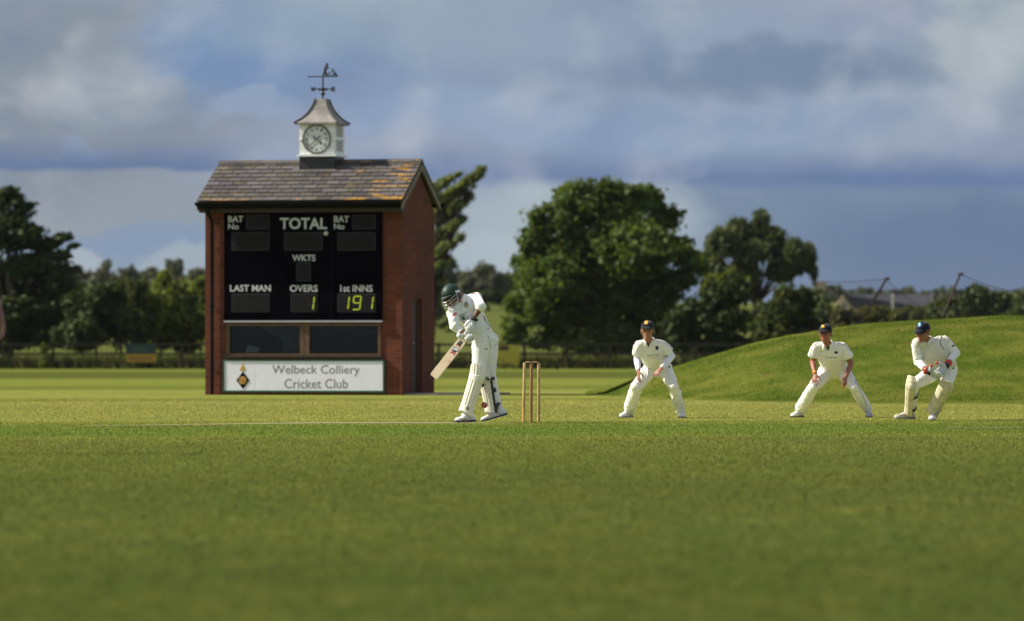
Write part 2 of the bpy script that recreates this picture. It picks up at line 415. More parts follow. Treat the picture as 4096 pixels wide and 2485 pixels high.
def frustum(y0, y1, pw=1.0):
    def f(n):
        # uniform over the wedge
        Y = np.sqrt(rng.uniform(y0*y0, y1*y1, n)); X = (rng.uniform(-.115, .115, n))*Y
        Z = np.zeros(n)
        k = np.array([not (1 < x and y > 78 and mound_h(x, y) > .01) for x, y in zip(X, Y)])
        bx = ~((X > -6.6) & (X < -1.2) & (Y > 97.2) & (Y < 102.2)); k &= bx
        return X[k], Y[k], Z[k]
    return f
def grassmat(name, c1, c2, c3):
    m, t, b = new_mat(name); t.n.remove(b); out = t.n['Material Output']
    rnd = t.new('ShaderNodeNewGeometry').outputs['Random Per Island']
    pos = t.new('ShaderNodeTexCoord').outputs['Object']
    X_, Y_, Z_ = t.sep(pos)
    return m, t, rnd, pos, Y_, X_, out
m, t, rnd, pos, Y_, X_, out = grassmat('grass_blade', 0, 0, 0)
Yq = t.math('ADD', t.math('ADD', Y_, t.math('MULTIPLY', X_, -.16)), t.math('MULTIPLY', t.math('SUBTRACT', t.noise(pos, .35, 3), .5), 2.2))
base = None
for i, (y0, c) in enumerate(STRIPES):
    if i == 0: base = c4(c); continue
    w_ = .14 if y0 < 45 else (.035 if y0 > 80 else .014); base = t.mix(t.map(Yq, y0*(1-w_), y0*(1+w_)), base, c)
base = t.mix(t.map(t.noise(t.scale(pos, (.5, .16, 1)), 1.0, 4), .3, .7, 0, .30), base, t.mix(1.0, base, (1.45, 1.25, 1.0), 'MULTIPLY'))
base = t.mix(1.0, base, (1.22, 1.22, 1.18), 'MULTIPLY')
base = t.mix(t.map(rnd, .0, .4, .40, 0), base, t.mix(1.0, base, (.6, .88, .8), 'MULTIPLY'))
base = t.mix(t.map(rnd, .75, 1, 0, .5), base, t.mix(1.0, base, (2.0, 1.7, 2.4), 'MULTIPLY'))
d = t.new('ShaderNodeBsdfDiffuse'); tr = t.new('ShaderNodeBsdfTranslucent'); gl = t.new('ShaderNodeBsdfGlossy'); gl.inputs['Roughness'].default_value = .35
t.l.new(base, d.inputs[0]); t.l.new(base, tr.inputs[0])
m1 = t.new('ShaderNodeMixShader'); m1.inputs[0].default_value = .35; t.l.new(d.outputs[0], m1.inputs[1]); t.l.new(tr.outputs[0], m1.inputs[2])
m2 = t.new('ShaderNodeMixShader'); m2.inputs[0].default_value = .008; t.l.new(m1.outputs[0], m2.inputs[1]); t.l.new(gl.outputs[0], m2.inputs[2]); t.l.new(m2.outputs[0], out.inputs[0])
GB = m
def onpitch(f):
    def g(n):
        X, Y, Z = f(n)
        py = YH+H*F/Y; px = 2048+F*X/Y; u = np.clip((px-330)/1830, 0, 1)
        y1 = 1708-12.5*np.minimum(1, u*1.9)**.8; th = 1.6+4.2*np.minimum(1, u*2)
        k = ~((py < y1-.6) & (py > y1-th+.6) & (px > 330) & (px < 2050))
        return X[k], Y[k], Z[k]
    return g
def faded(n):
    X, Y, Z = onpitch(frustum(40, 92))(n); d = np.clip((Y-40)/8, 0, 1)*np.clip((92-Y)/16, 0, 1); k = rng.random(len(X)) < d
    return X[k], Y[k], Z[k]
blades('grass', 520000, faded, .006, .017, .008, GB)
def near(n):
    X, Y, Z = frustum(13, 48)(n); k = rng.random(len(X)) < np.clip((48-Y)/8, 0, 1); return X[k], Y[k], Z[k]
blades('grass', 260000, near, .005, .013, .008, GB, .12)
m, t, rnd, pos, Y_, X_, out = grassmat('bank_grass_blade', 0, 0, 0)
c = t.mix(t.map(t.noise(t.scale(pos, (.8, .5, .8)), 1.0, 4), .35, .68), (.062, .096, .0125), (.134, .148, .026))
c = t.mix(t.map(rnd, .7, 1, 0, .6), c, (.19, .19, .04))
d = t.new('ShaderNodeBsdfDiffuse'); tr = t.new('ShaderNodeBsdfTranslucent'); t.l.new(c, d.inputs[0]); t.l.new(c, tr.inputs[0])
m1 = t.new('ShaderNodeMixShader'); m1.inputs[0].default_value = .35; t.l.new(d.outputs[0], m1.inputs[1]); t.l.new(tr.outputs[0], m1.inputs[2]); t.l.new(m1.outputs[0], out.inputs[0])
def onbank(n):
    X = rng.uniform(1.4, 12.2, n); Y = rng.uniform(79, 101, n)
    Z = np.array([mound_h(x, y) for x, y in zip(X, Y)]); k = Z > .03
    return X[k], Y[k], Z[k]-.012
blades('bank_grass', 150000, onbank, .008, .024, .010, m, .15)

# ================================================================ fence, boards, nets
WOOD = simple('weathered_wood', (.055, .045, .034), .9, .3, 9, bmp=.3, spec=.05)
FY = 242.0
def px2x(px, Y): return (px-2048)/F*Y
fence = empty('rail_fence', (0, FY, 0), label='long weathered three rail wooden fence along the far boundary', cat='fence')
x = px2x(-1500, FY)
while x < px2x(3200, FY):
    bm = bmesh.new(); box(bm, x-.07, x+.07, -.06, .06, -.05, 1.28+random.uniform(-.03, .03)); obj('post', bm, WOOD, fence, bevel=.01); x += 2.05
for z in (1.17, .72, .30):
    bm = bmesh.new(); xx = px2x(-1500, FY)
    while xx < px2x(3200, FY)-.1:
        j = random.uniform(-.015, .015); box(bm, xx, xx+2.04, -.115, -.065, z-.055+j, z+.055+j); xx += 2.05
    obj('rail', bm, WOOD, fence)
def fpt(px, py, Y): p = P(px, py, Y); return p.x, p.z
def board(name, label, px0, px1, py0, py1, parts):
    Y = FY-.22; x0, z1 = fpt(px0, py0, Y); x1, z0 = fpt(px1, py1, Y)
    e = empty(name, ((x0+x1)/2, Y, 0), label=label, cat='sign'); ox = (x0+x1)/2
    for q, (nm, a, b_, c, d, mt, off) in enumerate(parts):
        bm = bmesh.new(); box(bm, x0+(x1-x0)*a-ox, x0+(x1-x0)*b_-ox, -off, .03-off*.5, z1+(z0-z1)*d, z1+(z0-z1)*c); obj(nm, bm, mt, e)
    return e
YB = simple('yellow_board', (.42, .36, .03), .6, .1, 6); DK = simple('dark_print', (.02, .022, .02), .6, .1, 6); GN = simple('dark_green_board', (.008, .035, .034), .6, .15, 6)
OY = simple('orange_board', (.42, .25, .02), .6, .1, 6); GL = simple('faint_green_print', (.035, .06, .045), .6, .1, 6); OD = simple('faint_orange_print', (.30, .17, .02), .6, .1, 6)
board('advertising_board', 'yellow advertising board on the rail fence behind the batsman', 1955, 2078, 1380, 1478, [('panel', 0, 1, 0, 1, YB, 0), ('dark_mark', .34, .66, .05, .22, DK, .012), ('dark_mark', .15, .8, .78, .9, simple('olive_print', (.22, .2, .03)), .012)])
board('advertising_board', 'dark green and orange advertising board on the rail fence left of the scoreboard building', 503, 624, 1374, 1450, [('panel', 0, 1, 0, .56, GN, 0), ('lower_panel', 0, 1, .565, 1, OY, 0), ('print_block', .22, .78, .2, .42, GL, .012), ('print_block', .1, .9, .68, .88, OD, .012)])

POLE = simple('rusty_pole', (.012, .008, .007), .9, .35, 5, spec=.02); ROPE = simple('net_cord', (.09, .10, .12), .9, .1, 5)
POLE2 = simple('grey_brown_pole', (.07, .055, .05), .9, .35, 5, spec=.05)
def pole(name, label, pts, r, mt=POLE, group=None):
    b0 = pts[0]; e = empty(name, b0, label=label, cat='net pole', group=group)
    bm = bmesh.new(); limb(bm, pts, [r]*len(pts), n=10); obj('shaft', bm, mt, e, world=True, smooth=True)
    bm = bmesh.new(); limb(bm, [pts[-1]-Vector((.03, 0, 0)), pts[-1]+Vector((.06, 0, .02))], [r*1.35]*2, n=10); obj('pole_cap', bm, mt, e, world=True, smooth=True)
    return e
A0, A1 = P(2228, 1481, 225), P(2385, 1092, 225); B0, B1 = P(2582, 1481, 225), P(2730, 1116, 225)
pole('net_pole', 'tall bent leaning pole in front of the big round tree, left of the slip fielders', [A0, P(2310, 1300, 225), P(2345, 1210, 225), A1], .030)
pole('net_pole', 'leaning pole before the big round tree, rising behind the slip in white arm sleeves', [B0, P(2660, 1300, 225), B1], .028)
bm = bmesh.new(); limb(bm, [P(2290, 1110, 225), A1+Vector((0, 0, -.2)), P(2560, 1122, 225), B1], [.025]*4, n=6)
tag(obj('net_cable', bm, POLE, smooth=True), 'thin rusty cable strung between the two leaning poles in front of the big tree', 'cable')
C0, C1 = P(3304, 1528, 140), P(3545, 1117, 140); D0, D1 = P(3667, 1528, 140), P(3840, 1098, 140)
pole('net_pole', 'leaning net pole behind the grassy bank, above the gap between second slip and wicketkeeper', [C0, (C0+C1)/2, C1], .032, POLE2)
pole('net_pole', 'taller leaning net pole behind the grassy bank, above the wicketkeeper', [D0, (D0+D1)/2, D1], .032, POLE2)
def net(name, label, a, b_, drop, sag):
    bm = bmesh.new(); n = 26
    top = [a.lerp(b_, i/n)-Vector((0, 0, sag*math.sin(math.pi*i/n))) for i in range(n+1)]
    for i in range(n): limb(bm, [top[i], top[i+1]], [.010]*2, n=5, cap=False)
    for k in range(1, 10):
        for i in range(n): limb(bm, [top[i]-Vector((0, 0, drop*k/9)), top[i+1]-Vector((0, 0, drop*k/9))], [.003]*2, n=3, cap=False)
    for i in range(0, n+1):
        limb(bm, [top[i], top[i]-Vector((0, 0, drop))], [.003]*2, n=3, cap=False)
    return tag(obj(name, bm, ROPE), label, 'net')
net('practice_net', 'faint sagging net hung from the taller leaning pole above the wicketkeeper', D1, P(4300, 1130, 140), 1.2, .35)
net('practice_net', 'faint sagging net hung between the two leaning poles behind the grassy bank', C1, D1-Vector((.1, 0, .9)), .7, .35)
net('practice_net', 'faint net running from the leaning pole towards the weeping tree', P(3270, 1128, 140), C1, 1.0, .03)

# ================================================================ trees and shrubs
BARK = simple('bark', (.026, .021, .016), .95, .3, 6, bmp=.5, spec=.05)
def leaves(name, clumps, n, size, mat, parent, droop=0.0, sub=16, shell=.5, aspect=1.7, subr=.42, stream=None):
    wts = np.array([c[1]*c[1] for c in [(0, (r[0]*r[1]*r[2])**(1/3)) for _, r in clumps]]); wts /= wts.sum()
    out = []
    for (c, r), w in zip(clumps, wts):
        k = max(8, int(n*w)); c = np.array(c); r = np.array(r)
        nsub = sub+int(sub*.6*rng.random())
        d = rng.normal(size=(nsub, 3)); d /= np.linalg.norm(d, axis=1)[:, None]
        sc = c+d*r*(rng.random((nsub, 1))**.5*.85)
        srr = subr*rng.uniform(.6, 1.25, (nsub, 1))
        idx = rng.integers(0, nsub, k)
        q = rng.normal(size=(k, 3)); q /= np.linalg.norm(q, axis=1)[:, None]
        rad = np.minimum(1.7, np.abs(rng.normal(0, .60, (k, 1))))
        p = sc[idx]+q*rad*(r*srr[idx])
        if droop: p[:, 2] -= droop*rng.random(k)**2*r[2]
        if stream is not None: p += np.array(stream)*(rng.random((k, 1))**2)*r.mean()
        nrm = q*.8+rng.normal(size=(k, 3))*.7+np.array([0, 0, .35]); nrm /= np.linalg.norm(nrm, axis=1)[:, None]
        out.append((p, nrm))
    p = np.concatenate([a for a, _ in out]); nr = np.concatenate([b_ for _, b_ in out]); k = len(p)
    ax = rng.normal(size=(k, 3)); 
    if droop: ax[:, 2] -= 1.6
    if stream is not None: ax = ax*.6+np.array(stream)*2
    ax -= nr*np.sum(ax*nr, 1)[:, None]; ax /= np.linalg.norm(ax, axis=1)[:, None]+1e-9
    bx = np.cross(nr, ax); s = size*rng.uniform(.6, 1.35, (k, 1))
    V = np.empty((k, 4, 3))
    V[:, 0] = p-ax*s*.5*aspect; V[:, 1] = p+bx*s*.5+nr*s*.1; V[:, 2] = p+ax*s*.5*aspect; V[:, 3] = p-bx*s*.5+nr*s*.1
    return link_mesh(name, mesh_np(name, V.reshape(-1, 3), np.arange(4*k).reshape(-1, 4)), mat, parent, world=True)
def branches(e, base, clumps, r0, top=None, every=1):
    bm = bmesh.new(); base = Vector(base)
    mean = sum((Vector(c) for c, _ in clumps), Vector())/len(clumps)
    hi = max(c[2] for c, _ in clumps)
    fork = Vector((base.x*.75+mean.x*.25, base.y, base.z+(mean.z-base.z)*.45)) if top is None else Vector(top)
    limb(bm, [base, base.lerp(fork, .5)+Vector((r0*.4, 0, 0)), fork], [r0*1.25, r0*.95, r0*.8], n=10)
    for c, r in clumps[::every]:
        c = Vector(c); m = fork.lerp(c, .5)+Vector((0, 0, .12*(c-fork).length))
        limb(bm, [fork-Vector((0, 0, .05)), m, c], [r0*.5, r0*.28, r0*.08], n=6)
        for _ in range(3):
            d = Vector((random.uniform(-1, 1)*r[0], random.uniform(-1, 1)*r[1], random.uniform(-.5, 1)*r[2]))*.8
            limb(bm, [m.lerp(c, .4), c+d*.5, c+d], [r0*.16, r0*.09, r0*.03], n=5)
    return obj('trunk', bm, BARK, e, world=True, smooth=True)
CLS = .84
def px_clumps(L, Y, depth=.9, jitter=1.0, CLS=CLS):
    s = F/Y; out = []
    for (cx, cy, rx, ry) in L:
        ydep = Y+random.uniform(-1, 1)*jitter
        p = P(cx, cy, ydep); out.append(((p.x, p.y, p.z), (rx/s*CLS, max(rx, ry)/s*depth*CLS, ry/s*CLS)))
    return out
def tree(name, label, cat, L, Y, base_px, r0, n, size, mat, jitter=1.5, depth=.9, group=None, trunk=True, every=1, cls=CLS, **kw):
    cl = px_clumps(L, Y, depth, jitter, cls)
    bx_ = px2x(base_px, Y); bz = terrain(bx_, Y)
    e = empty(name, (bx_, Y, bz), label=label, cat=cat, group=group)
    leaves('crown' if cat == 'tree' else 'foliage', cl, n, size, mat, e, **kw)
    if trunk: branches(e, (bx_, Y, bz-.1), cl, r0, every=every)
    return e
L_SYC = leafmat('sycamore_leaf', (0.05, 0.088, 0.012), (0.105, 0.155, 0.023))
L_DARK = leafmat('dark_leaf', (0.022, 0.038, 0.009), (0.052, 0.078, 0.017), trans=.2)
L_WIL = leafmat('willow_leaf', (.058, .082, .034), (.105, .135, .052))
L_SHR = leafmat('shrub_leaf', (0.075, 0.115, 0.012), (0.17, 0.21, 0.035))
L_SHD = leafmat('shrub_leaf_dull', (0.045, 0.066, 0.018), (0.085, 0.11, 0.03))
L_FEA = leafmat('feathery_leaf', (.13, .175, .055), (.22, .27, .09), trans=.6)
L_FAR = leafmat('hazed_far_leaf', (.075, .088, .056), (.115, .13, .08))  # paler and bluer: distance haze put into the leaf colour
L_HED = leafmat('hedge_leaf', (0.07, 0.075, 0.022), (0.12, 0.125, 0.04))

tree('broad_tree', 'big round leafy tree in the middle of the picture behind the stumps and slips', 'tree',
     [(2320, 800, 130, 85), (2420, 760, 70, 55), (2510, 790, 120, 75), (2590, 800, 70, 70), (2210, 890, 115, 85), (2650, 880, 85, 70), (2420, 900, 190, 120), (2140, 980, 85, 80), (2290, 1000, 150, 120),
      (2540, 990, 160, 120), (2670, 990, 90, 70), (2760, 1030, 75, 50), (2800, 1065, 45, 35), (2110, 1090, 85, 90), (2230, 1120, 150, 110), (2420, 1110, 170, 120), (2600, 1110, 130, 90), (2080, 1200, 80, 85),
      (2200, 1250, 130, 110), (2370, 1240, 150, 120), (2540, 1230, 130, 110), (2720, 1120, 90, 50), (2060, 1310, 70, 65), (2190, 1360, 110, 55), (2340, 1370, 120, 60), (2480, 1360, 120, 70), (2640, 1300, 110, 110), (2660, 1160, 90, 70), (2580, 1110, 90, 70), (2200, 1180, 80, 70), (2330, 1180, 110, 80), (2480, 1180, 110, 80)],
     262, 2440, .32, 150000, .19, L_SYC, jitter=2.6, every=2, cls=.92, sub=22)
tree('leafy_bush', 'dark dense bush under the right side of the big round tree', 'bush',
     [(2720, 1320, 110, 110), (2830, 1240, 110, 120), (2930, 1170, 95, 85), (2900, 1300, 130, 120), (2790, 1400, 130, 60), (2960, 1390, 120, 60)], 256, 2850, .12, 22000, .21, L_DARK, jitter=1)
tree('leafy_bush', 'sunlit top bush rising just left of the weeping tree trunk', 'bush',
     [(2850, 1150, 60, 60), (2905, 1120, 55, 50), (2960, 1150, 60, 50)], 266, 2900, .08, 7000, .20, L_SHR, jitter=.8)
tree('weeping_tree', 'tall grey green weeping tree right of the big round tree', 'tree',
     [(2960, 910, 70, 55), (3045, 870, 42, 42), (3030, 920, 60, 60), (2890, 955, 75, 55), (2850, 985, 40, 45), (2990, 990, 90, 60), (3090, 945, 70, 55), (3110, 1000, 55, 55), (3190, 990, 60, 45), (3240, 1020, 38, 55), (3255, 1075, 16, 40), (3190, 1050, 55, 40), (3120, 1070, 80, 45), (2980, 1075, 90, 50), (2870, 1070, 60, 45)],
     330, 3010, .22, 34000, .20, L_WIL, jitter=2, droop=.9, aspect=2.4)
tree('round_bush', 'round green bush at the foot of the weeping tree, left end of the grassy bank', 'bush',
     [(3150, 1180, 85, 60), (3230, 1190, 80, 60), (3090, 1250, 90, 70), (3190, 1270, 120, 80), (3290, 1240, 60, 80), (3060, 1330, 90, 60), (3170, 1350, 130, 60), (3290, 1330, 70, 60)], 250, 3180, .1, 22000, .19, L_SHD, jitter=1)
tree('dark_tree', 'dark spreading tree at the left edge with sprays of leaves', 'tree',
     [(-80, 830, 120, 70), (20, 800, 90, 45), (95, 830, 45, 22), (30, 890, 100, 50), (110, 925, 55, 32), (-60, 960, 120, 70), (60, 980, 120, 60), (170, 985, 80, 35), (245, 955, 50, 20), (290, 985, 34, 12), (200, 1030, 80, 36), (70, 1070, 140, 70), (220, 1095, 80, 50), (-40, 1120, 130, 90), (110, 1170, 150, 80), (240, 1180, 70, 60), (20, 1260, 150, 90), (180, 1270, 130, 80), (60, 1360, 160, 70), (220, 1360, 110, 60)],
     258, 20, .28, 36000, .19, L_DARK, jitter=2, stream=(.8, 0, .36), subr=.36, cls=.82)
for i, (lab, L, mt) in enumerate([
    ('dark shrub between the dark spreading tree and the sunlit shrubs on the left', [(330, 1250, 80, 90), (350, 1340, 90, 70), (400, 1190, 60, 60), (290, 1350, 80, 60)], L_DARK),
    ('tall pale green shrub behind the fence, left of the advertising board', [(480, 1210, 70, 80), (440, 1290, 80, 80), (520, 1310, 80, 80), (540, 1180, 45, 50)], L_SHD),
    ('sunlit yellow green shrub behind the orange and green board', [(640, 1170, 60, 65), (610, 1250, 80, 80), (680, 1260, 70, 80), (630, 1340, 90, 60), (655, 1120, 28, 30)], L_SHR),
    ('sunlit shrub against the left wall of the scoreboard building', [(770, 1210, 70, 80), (830, 1190, 60, 70), (760, 1300, 85, 80), (850, 1300, 80, 90), (740, 1370, 80, 50), (800, 1140, 25, 30)], L_SHR)]):
    tree('tall_shrub', lab, 'shrub', L, 252+i*1.5, L[0][0], .07, 14000, .18, mt, jitter=1.2, cls=1.02, depth=1.1, group='shrubs behind the left fence', stream=(.15, 0, .35))
tree('windswept_tree', 'feathery windswept tree rising behind the right gable of the scoreboard building', 'tree',
     [(x0+(x1-x0)*k/n_, y0+(y1-y0)*k/n_, r_*(1.15-.55*k/n_), r_*(1.15-.55*k/n_)) for x0, y0, x1, y1, r_, n_ in ((1745, 830, 1915, 690, 42, 6), (1725, 760, 1825, 705, 30, 3), (1760, 880, 1870, 790, 34, 4), (1750, 950, 1845, 880, 36, 3), (1735, 1020, 1835, 955, 34, 3), (1730, 1090, 1790, 1040, 30, 2), (1735, 1180, 1765, 1130, 26, 2), (1735, 1290, 1830, 1325, 24, 3), (1720, 1220, 1760, 1260, 30, 2)) for k in range(n_+1)],
     300, 1715, .2, 10500, .17, L_FEA, jitter=1.2, stream=(.9, 0, .5), aspect=2.8, cls=.80)
# far trees in the gap right of the building
for lab, L, n in [('hazy far tree in the gap just right of the scoreboard building', [(1790, 1090, 60, 60), (1840, 1130, 60, 60), (1780, 1160, 60, 50)], 5000),
                  ('hazy rounded far tree above the batsman, left of the big tree', [(1920, 1090, 70, 55), (1960, 1120, 70, 60), (1900, 1150, 70, 50)], 6000),
                  ('small hazy far tree touching the left edge of the big tree', [(2020, 1140, 50, 60), (2060, 1160, 50, 50), (2010, 1190, 50, 30)], 4000)]:
    tree('far_tree', lab, 'tree', L, 560+random.uniform(-10, 40), L[0][0], .3, n, .45, L_FAR, jitter=3, every=3)
tree('far_bush', 'dark clump of bushes at the top of the far field', 'bush', [(1900, 1190, 50, 22), (1960, 1185, 50, 26), (2010, 1195, 40, 18)], 548, 1950, .2, 3500, .4, L_DARK, jitter=2, every=3)
# mass of the far wood on the left
cl = []
for i in range(-120, 46):
    px = 250+i*13.5; top = 1072+14*math.sin(i*.9)+10*math.sin(i*2.3)-(28 if i in (32, 33, 34, 35) else 0)-(18 if i in (20, 13) else 0)
    pointed = i in (13, 20, 27, 33, 35)
    Yd = 700+random.uniform(-25, 25)
    cl += px_clumps([(px, top+35, 20 if pointed else 30, 36 if pointed else 28), (px, top+85, 34, 45), (px+7, top+140, 38, 60), (px, top+220, 40, 70)], Yd, .9, 1)
o = leaves('far_wood', cl, 100000, .62, L_FAR, None, sub=7); tag(o, 'distant wood of mixed trees on the horizon left of the building', 'wood', kind='stuff')
cl = []
for i in range(110):
    px = 3180+i*18; top = 1158+10*math.sin(i*.7)+7*math.sin(i*1.9)-(14 if 2 < i < 12 else 0)
    cl += px_clumps([(px, top+18, 26, 20), (px, top+55, 30, 40), (px, top+120, 30, 60)], 820+random.uniform(-20, 20), .9, 1)
o = leaves('far_tree_belt', cl, 40000, .6, L_FAR, None, sub=6); tag(o, 'distant tree belt on the horizon above the grassy bank', 'wood', kind='stuff')
# hedges behind the bank
HE = [('olive hedge behind the bank below the stone gable', [(3360+i*46, 1262+random.uniform(-8, 8), 48, 40) for i in range(9)], 9000, 245, L_HED),
      ('taller rough hedge behind the bank, left of the small round tree', [(3740+i*34, 1250+random.uniform(-8, 8)-i*6, 44, 48) for i in range(4)], 7000, 240, L_SHD),
      ('rough hedge behind the bank at the right edge', [(4000+i*40, 1225+random.uniform(-12, 8), 46, 62) for i in range(6)], 12000, 238, L_SHD)]
for lab, L, n, Y, mt in HE:
    L2 = L+[(a, b_+70, c+10, 55) for a, b_, c, d in L]
    tree('hedge', lab, 'hedge', L2, Y, L[len(L)//2][0], .06, n*2, .2, mt, jitter=.8, every=2)
tree('small_tree', 'small dark round tree standing above the hedge behind the wicketkeeper', 'tree', [(3905, 1170, 50, 45), (3930, 1210, 55, 55), (3880, 1220, 50, 55), (3910, 1270, 60, 50)], 232, 3905, .1, 12000, .18, L_DARK, jitter=.6, cls=.95)
# rough grass and weeds along the fence
m, t, rnd, pos, Y_, X_, out = grassmat('rough_weeds', 0, 0, 0)
c = t.mix(t.map(t.noise(pos, .5, 3), .4, .6), (.038, .055, .012), (.075, .085, .024)); c = t.mix(t.map(rnd, .8, 1, 0, .7), c, (.16, .14, .06))
d = t.new('ShaderNodeBsdfDiffuse'); t.l.new(c, d.inputs[0]); t.l.new(d.outputs[0], out.inputs[0])
def weedline(n):
    X = rng.uniform(px2x(-1500, FY), px2x(3100, FY), n); return X, FY+.9+rng.normal(0, .6, n), np.zeros(n)
blades('fence_weeds', 26000, weedline, .15, .72, .05, m, .8)
def meadow(n):
    X = rng.uniform(px2x(-150, FY), px2x(3000, FY), n); Y = rng.uniform(245, 251, n); return X, Y, np.array([terrain(0, y) for y in Y])
blades('meadow_grass', 12000, meadow, .25, .75, .07, m)
tree('weed_clump', 'leafy weed climbing the fence post near the left edge', 'plant', [(178, 1395, 22, 22), (185, 1430, 26, 24), (172, 1455, 28, 22)], 241.5, 178, .02, 900, .12, L_SHR, jitter=.1)

# ================================================================ houses behind the bank
STONE = simple('pale_stone', (.55, .43, .28), .9, .2, 2); SLATE2 = simple('dark_roof', (.045, .045, .055), .8, .25, 3); WHT = simple('white_paint', (.75, .75, .74), .5, .05, 6); GLS = simple('dark_window', (.02, .022, .025), .15, .1, 3)
def house(label, pxl, pxa, pxr, px_end, pya, pye, Y, chim=None):
    s = F/Y; e = empty('stone_house', (px2x(pxa, Y), Y, terrain(0, Y)), label=label, cat='house')
    w = (pxr-pxl)/s; zg = terrain(0, Y); za = P(0, pya, Y).z; ze = P(0, pye, Y).z; xa = px2x(pxa, Y); xe = px2x(px_end, Y); xl, xr = px2x(pxl, Y), px2x(pxr, Y)
    dpt = w*2.6                                   # gable runs back from the camera, turned so the roof's long side shows
    bm = bmesh.new(); V3 = Vector
    prism(bm, [V3((xl, Y, zg-1)), V3((xr, Y, zg-1)), V3((xr, Y, ze)), V3((xa, Y, za)), V3((xl, Y, ze))], V3((0, 0, 0)), V3((0, .35, 0))); obj('gable_wall', bm, STONE, e, world=True)
    bm = bmesh.new(); box(bm, xr, xe, Y+.1, Y+.4, zg-1, ze); obj('wall', bm, STONE, e, world=True)
    bm = bmesh.new()
    A = [V3((xa, Y-.15, za+.08)), V3((xr+.15, Y-.15, ze)), V3((xe, Y-.15, ze)), V3((xe, Y+dpt*.4, za+.08))]
    B = [V3((xa, Y+.4, za+.08)), V3((xa, Y+dpt, ze)), V3((xe, Y+dpt, ze)), V3((xe, Y+dpt*.4, za+.08))]
    v = [bm.verts.new(p) for p in (V3((xa-.05, Y-.2, za+.06)), V3((xr+.2, Y-.2, ze-.05)), V3((xe, Y-.2, ze-.05)), V3((xe, Y+2.2, za+.06)), V3((xa-.05, Y+2.2, za+.06)), V3((xa-.05, Y+4.6, ze-.05)), V3((xe, Y+4.6, ze-.05)))]
    bm.faces.new((v[0], v[1], v[2], v[3])); bm.faces.new((v[0], v[3], v[4])); bm.faces.new((v[4], v[3], v[6], v[5])); bm.faces.new((v[2], v[6], v[3]))
    obj('roof', bm, SLATE2, e, world=True)
    bm = bmesh.new(); zc = (za+ze)/2-.35; box(bm, xa-.10, xa+.22, Y-.05, Y-.01, zc-.25, zc+.25); f = obj('window', bm, WHT, e, world=True)
    bm = bmesh.new(); box(bm, xa-.05, xa+.17, Y-.07, Y-.055, zc-.2, zc+.2); obj('pane', bm, GLS, f, world=True)
    if chim:
        bm = bmesh.new(); q = P(chim[0], chim[1], Y); box(bm, q.x-.42, q.x+.42, Y+1.6, Y+2.6, ze, q.z); box(bm, q.x-.5, q.x+.5, Y+1.5, Y+2.7, q.z+.003, q.z+.2); obj('chimney', bm, STONE, e, world=True)
    return e
house('stone gabled house with a long dark roof behind the bank', 3335, 3372, 3412, 3735, 1180, 1232, 400)
house('stone house mostly hidden behind the round bush, only its chimney showing', 3225, 3262, 3300, 3310, 1162, 1215, 410, (3285, 1135))
for i, (a, lab) in enumerate(((3572, 'pale post standing before the long dark roof'), (3731, 'faint pale post at the right end of the long dark roof'))):
    bm = bmesh.new(); p = P(a, 1187, 390); g0 = terrain(0, 390); limb(bm, [Vector((p.x-.1, 390, g0)), p], [.10, .09], n=8); limb(bm, [p, p+Vector((0, 0, .12))], [.13, .13], n=8)
    tag(obj('pale_post', bm, simple('pale_post', (.33, .31, .28)) if i == 0 else simple('grey_post', (.12, .115, .11))), lab, 'post', 'posts before the long roof')

# ================================================================ the air
bm = bmesh.new(); box(bm, -4200, 4200, -262, 9100, -2.2, 48)
HZ = bpy.data.materials.new('air'); HZ.use_nodes = True; ht = NT(HZ.node_tree); ht.n.remove(ht.n['Principled BSDF'])
pv = ht.new('ShaderNodeVolumePrincipled'); pv.inputs['Color'].default_value = (.80, .87, 1, 1); pv.inputs['Density'].default_value = HAZE; pv.inputs['Anisotropy'].default_value = .1
ht.l.new(pv.outputs[0], ht.n['Material Output'].inputs['Volume'])
if HAZE: tag(obj('haze', bm, HZ), kind='stuff')
# ================================================================ scoreboard building
PHI = R(14.0); WB, DB = 3.976, 2.404
corner = Vector((-2.117, 97.5, 0))
ax = Vector((math.cos(PHI), -math.sin(PHI), 0)); ay = Vector((math.sin(PHI), math.cos(PHI), 0))
org = corner-ax*WB                      # front left foot of the wall
def uz(px, py, v=0.0):
    """photo pixel -> (u, z) on the vertical plane v metres behind the front wall"""
    o = org+ay*v; k = (px-2048)/F       # o.x+u*ax.x = k*(o.y+u*ax.y)
    u = (k*o.y-o.x)/(ax.x-k*ax.y); Y = o.y+u*ax.y
    return u, H-(py-YH)/F*Y
bld = empty('scoreboard_building', org, -PHI, 'red brick scoreboard building with a slate roof and clock turret beside the pitch', 'building')
def bo(name, bm, mat, parent=bld, **kw): return obj(name, bm, mat, parent, **kw)

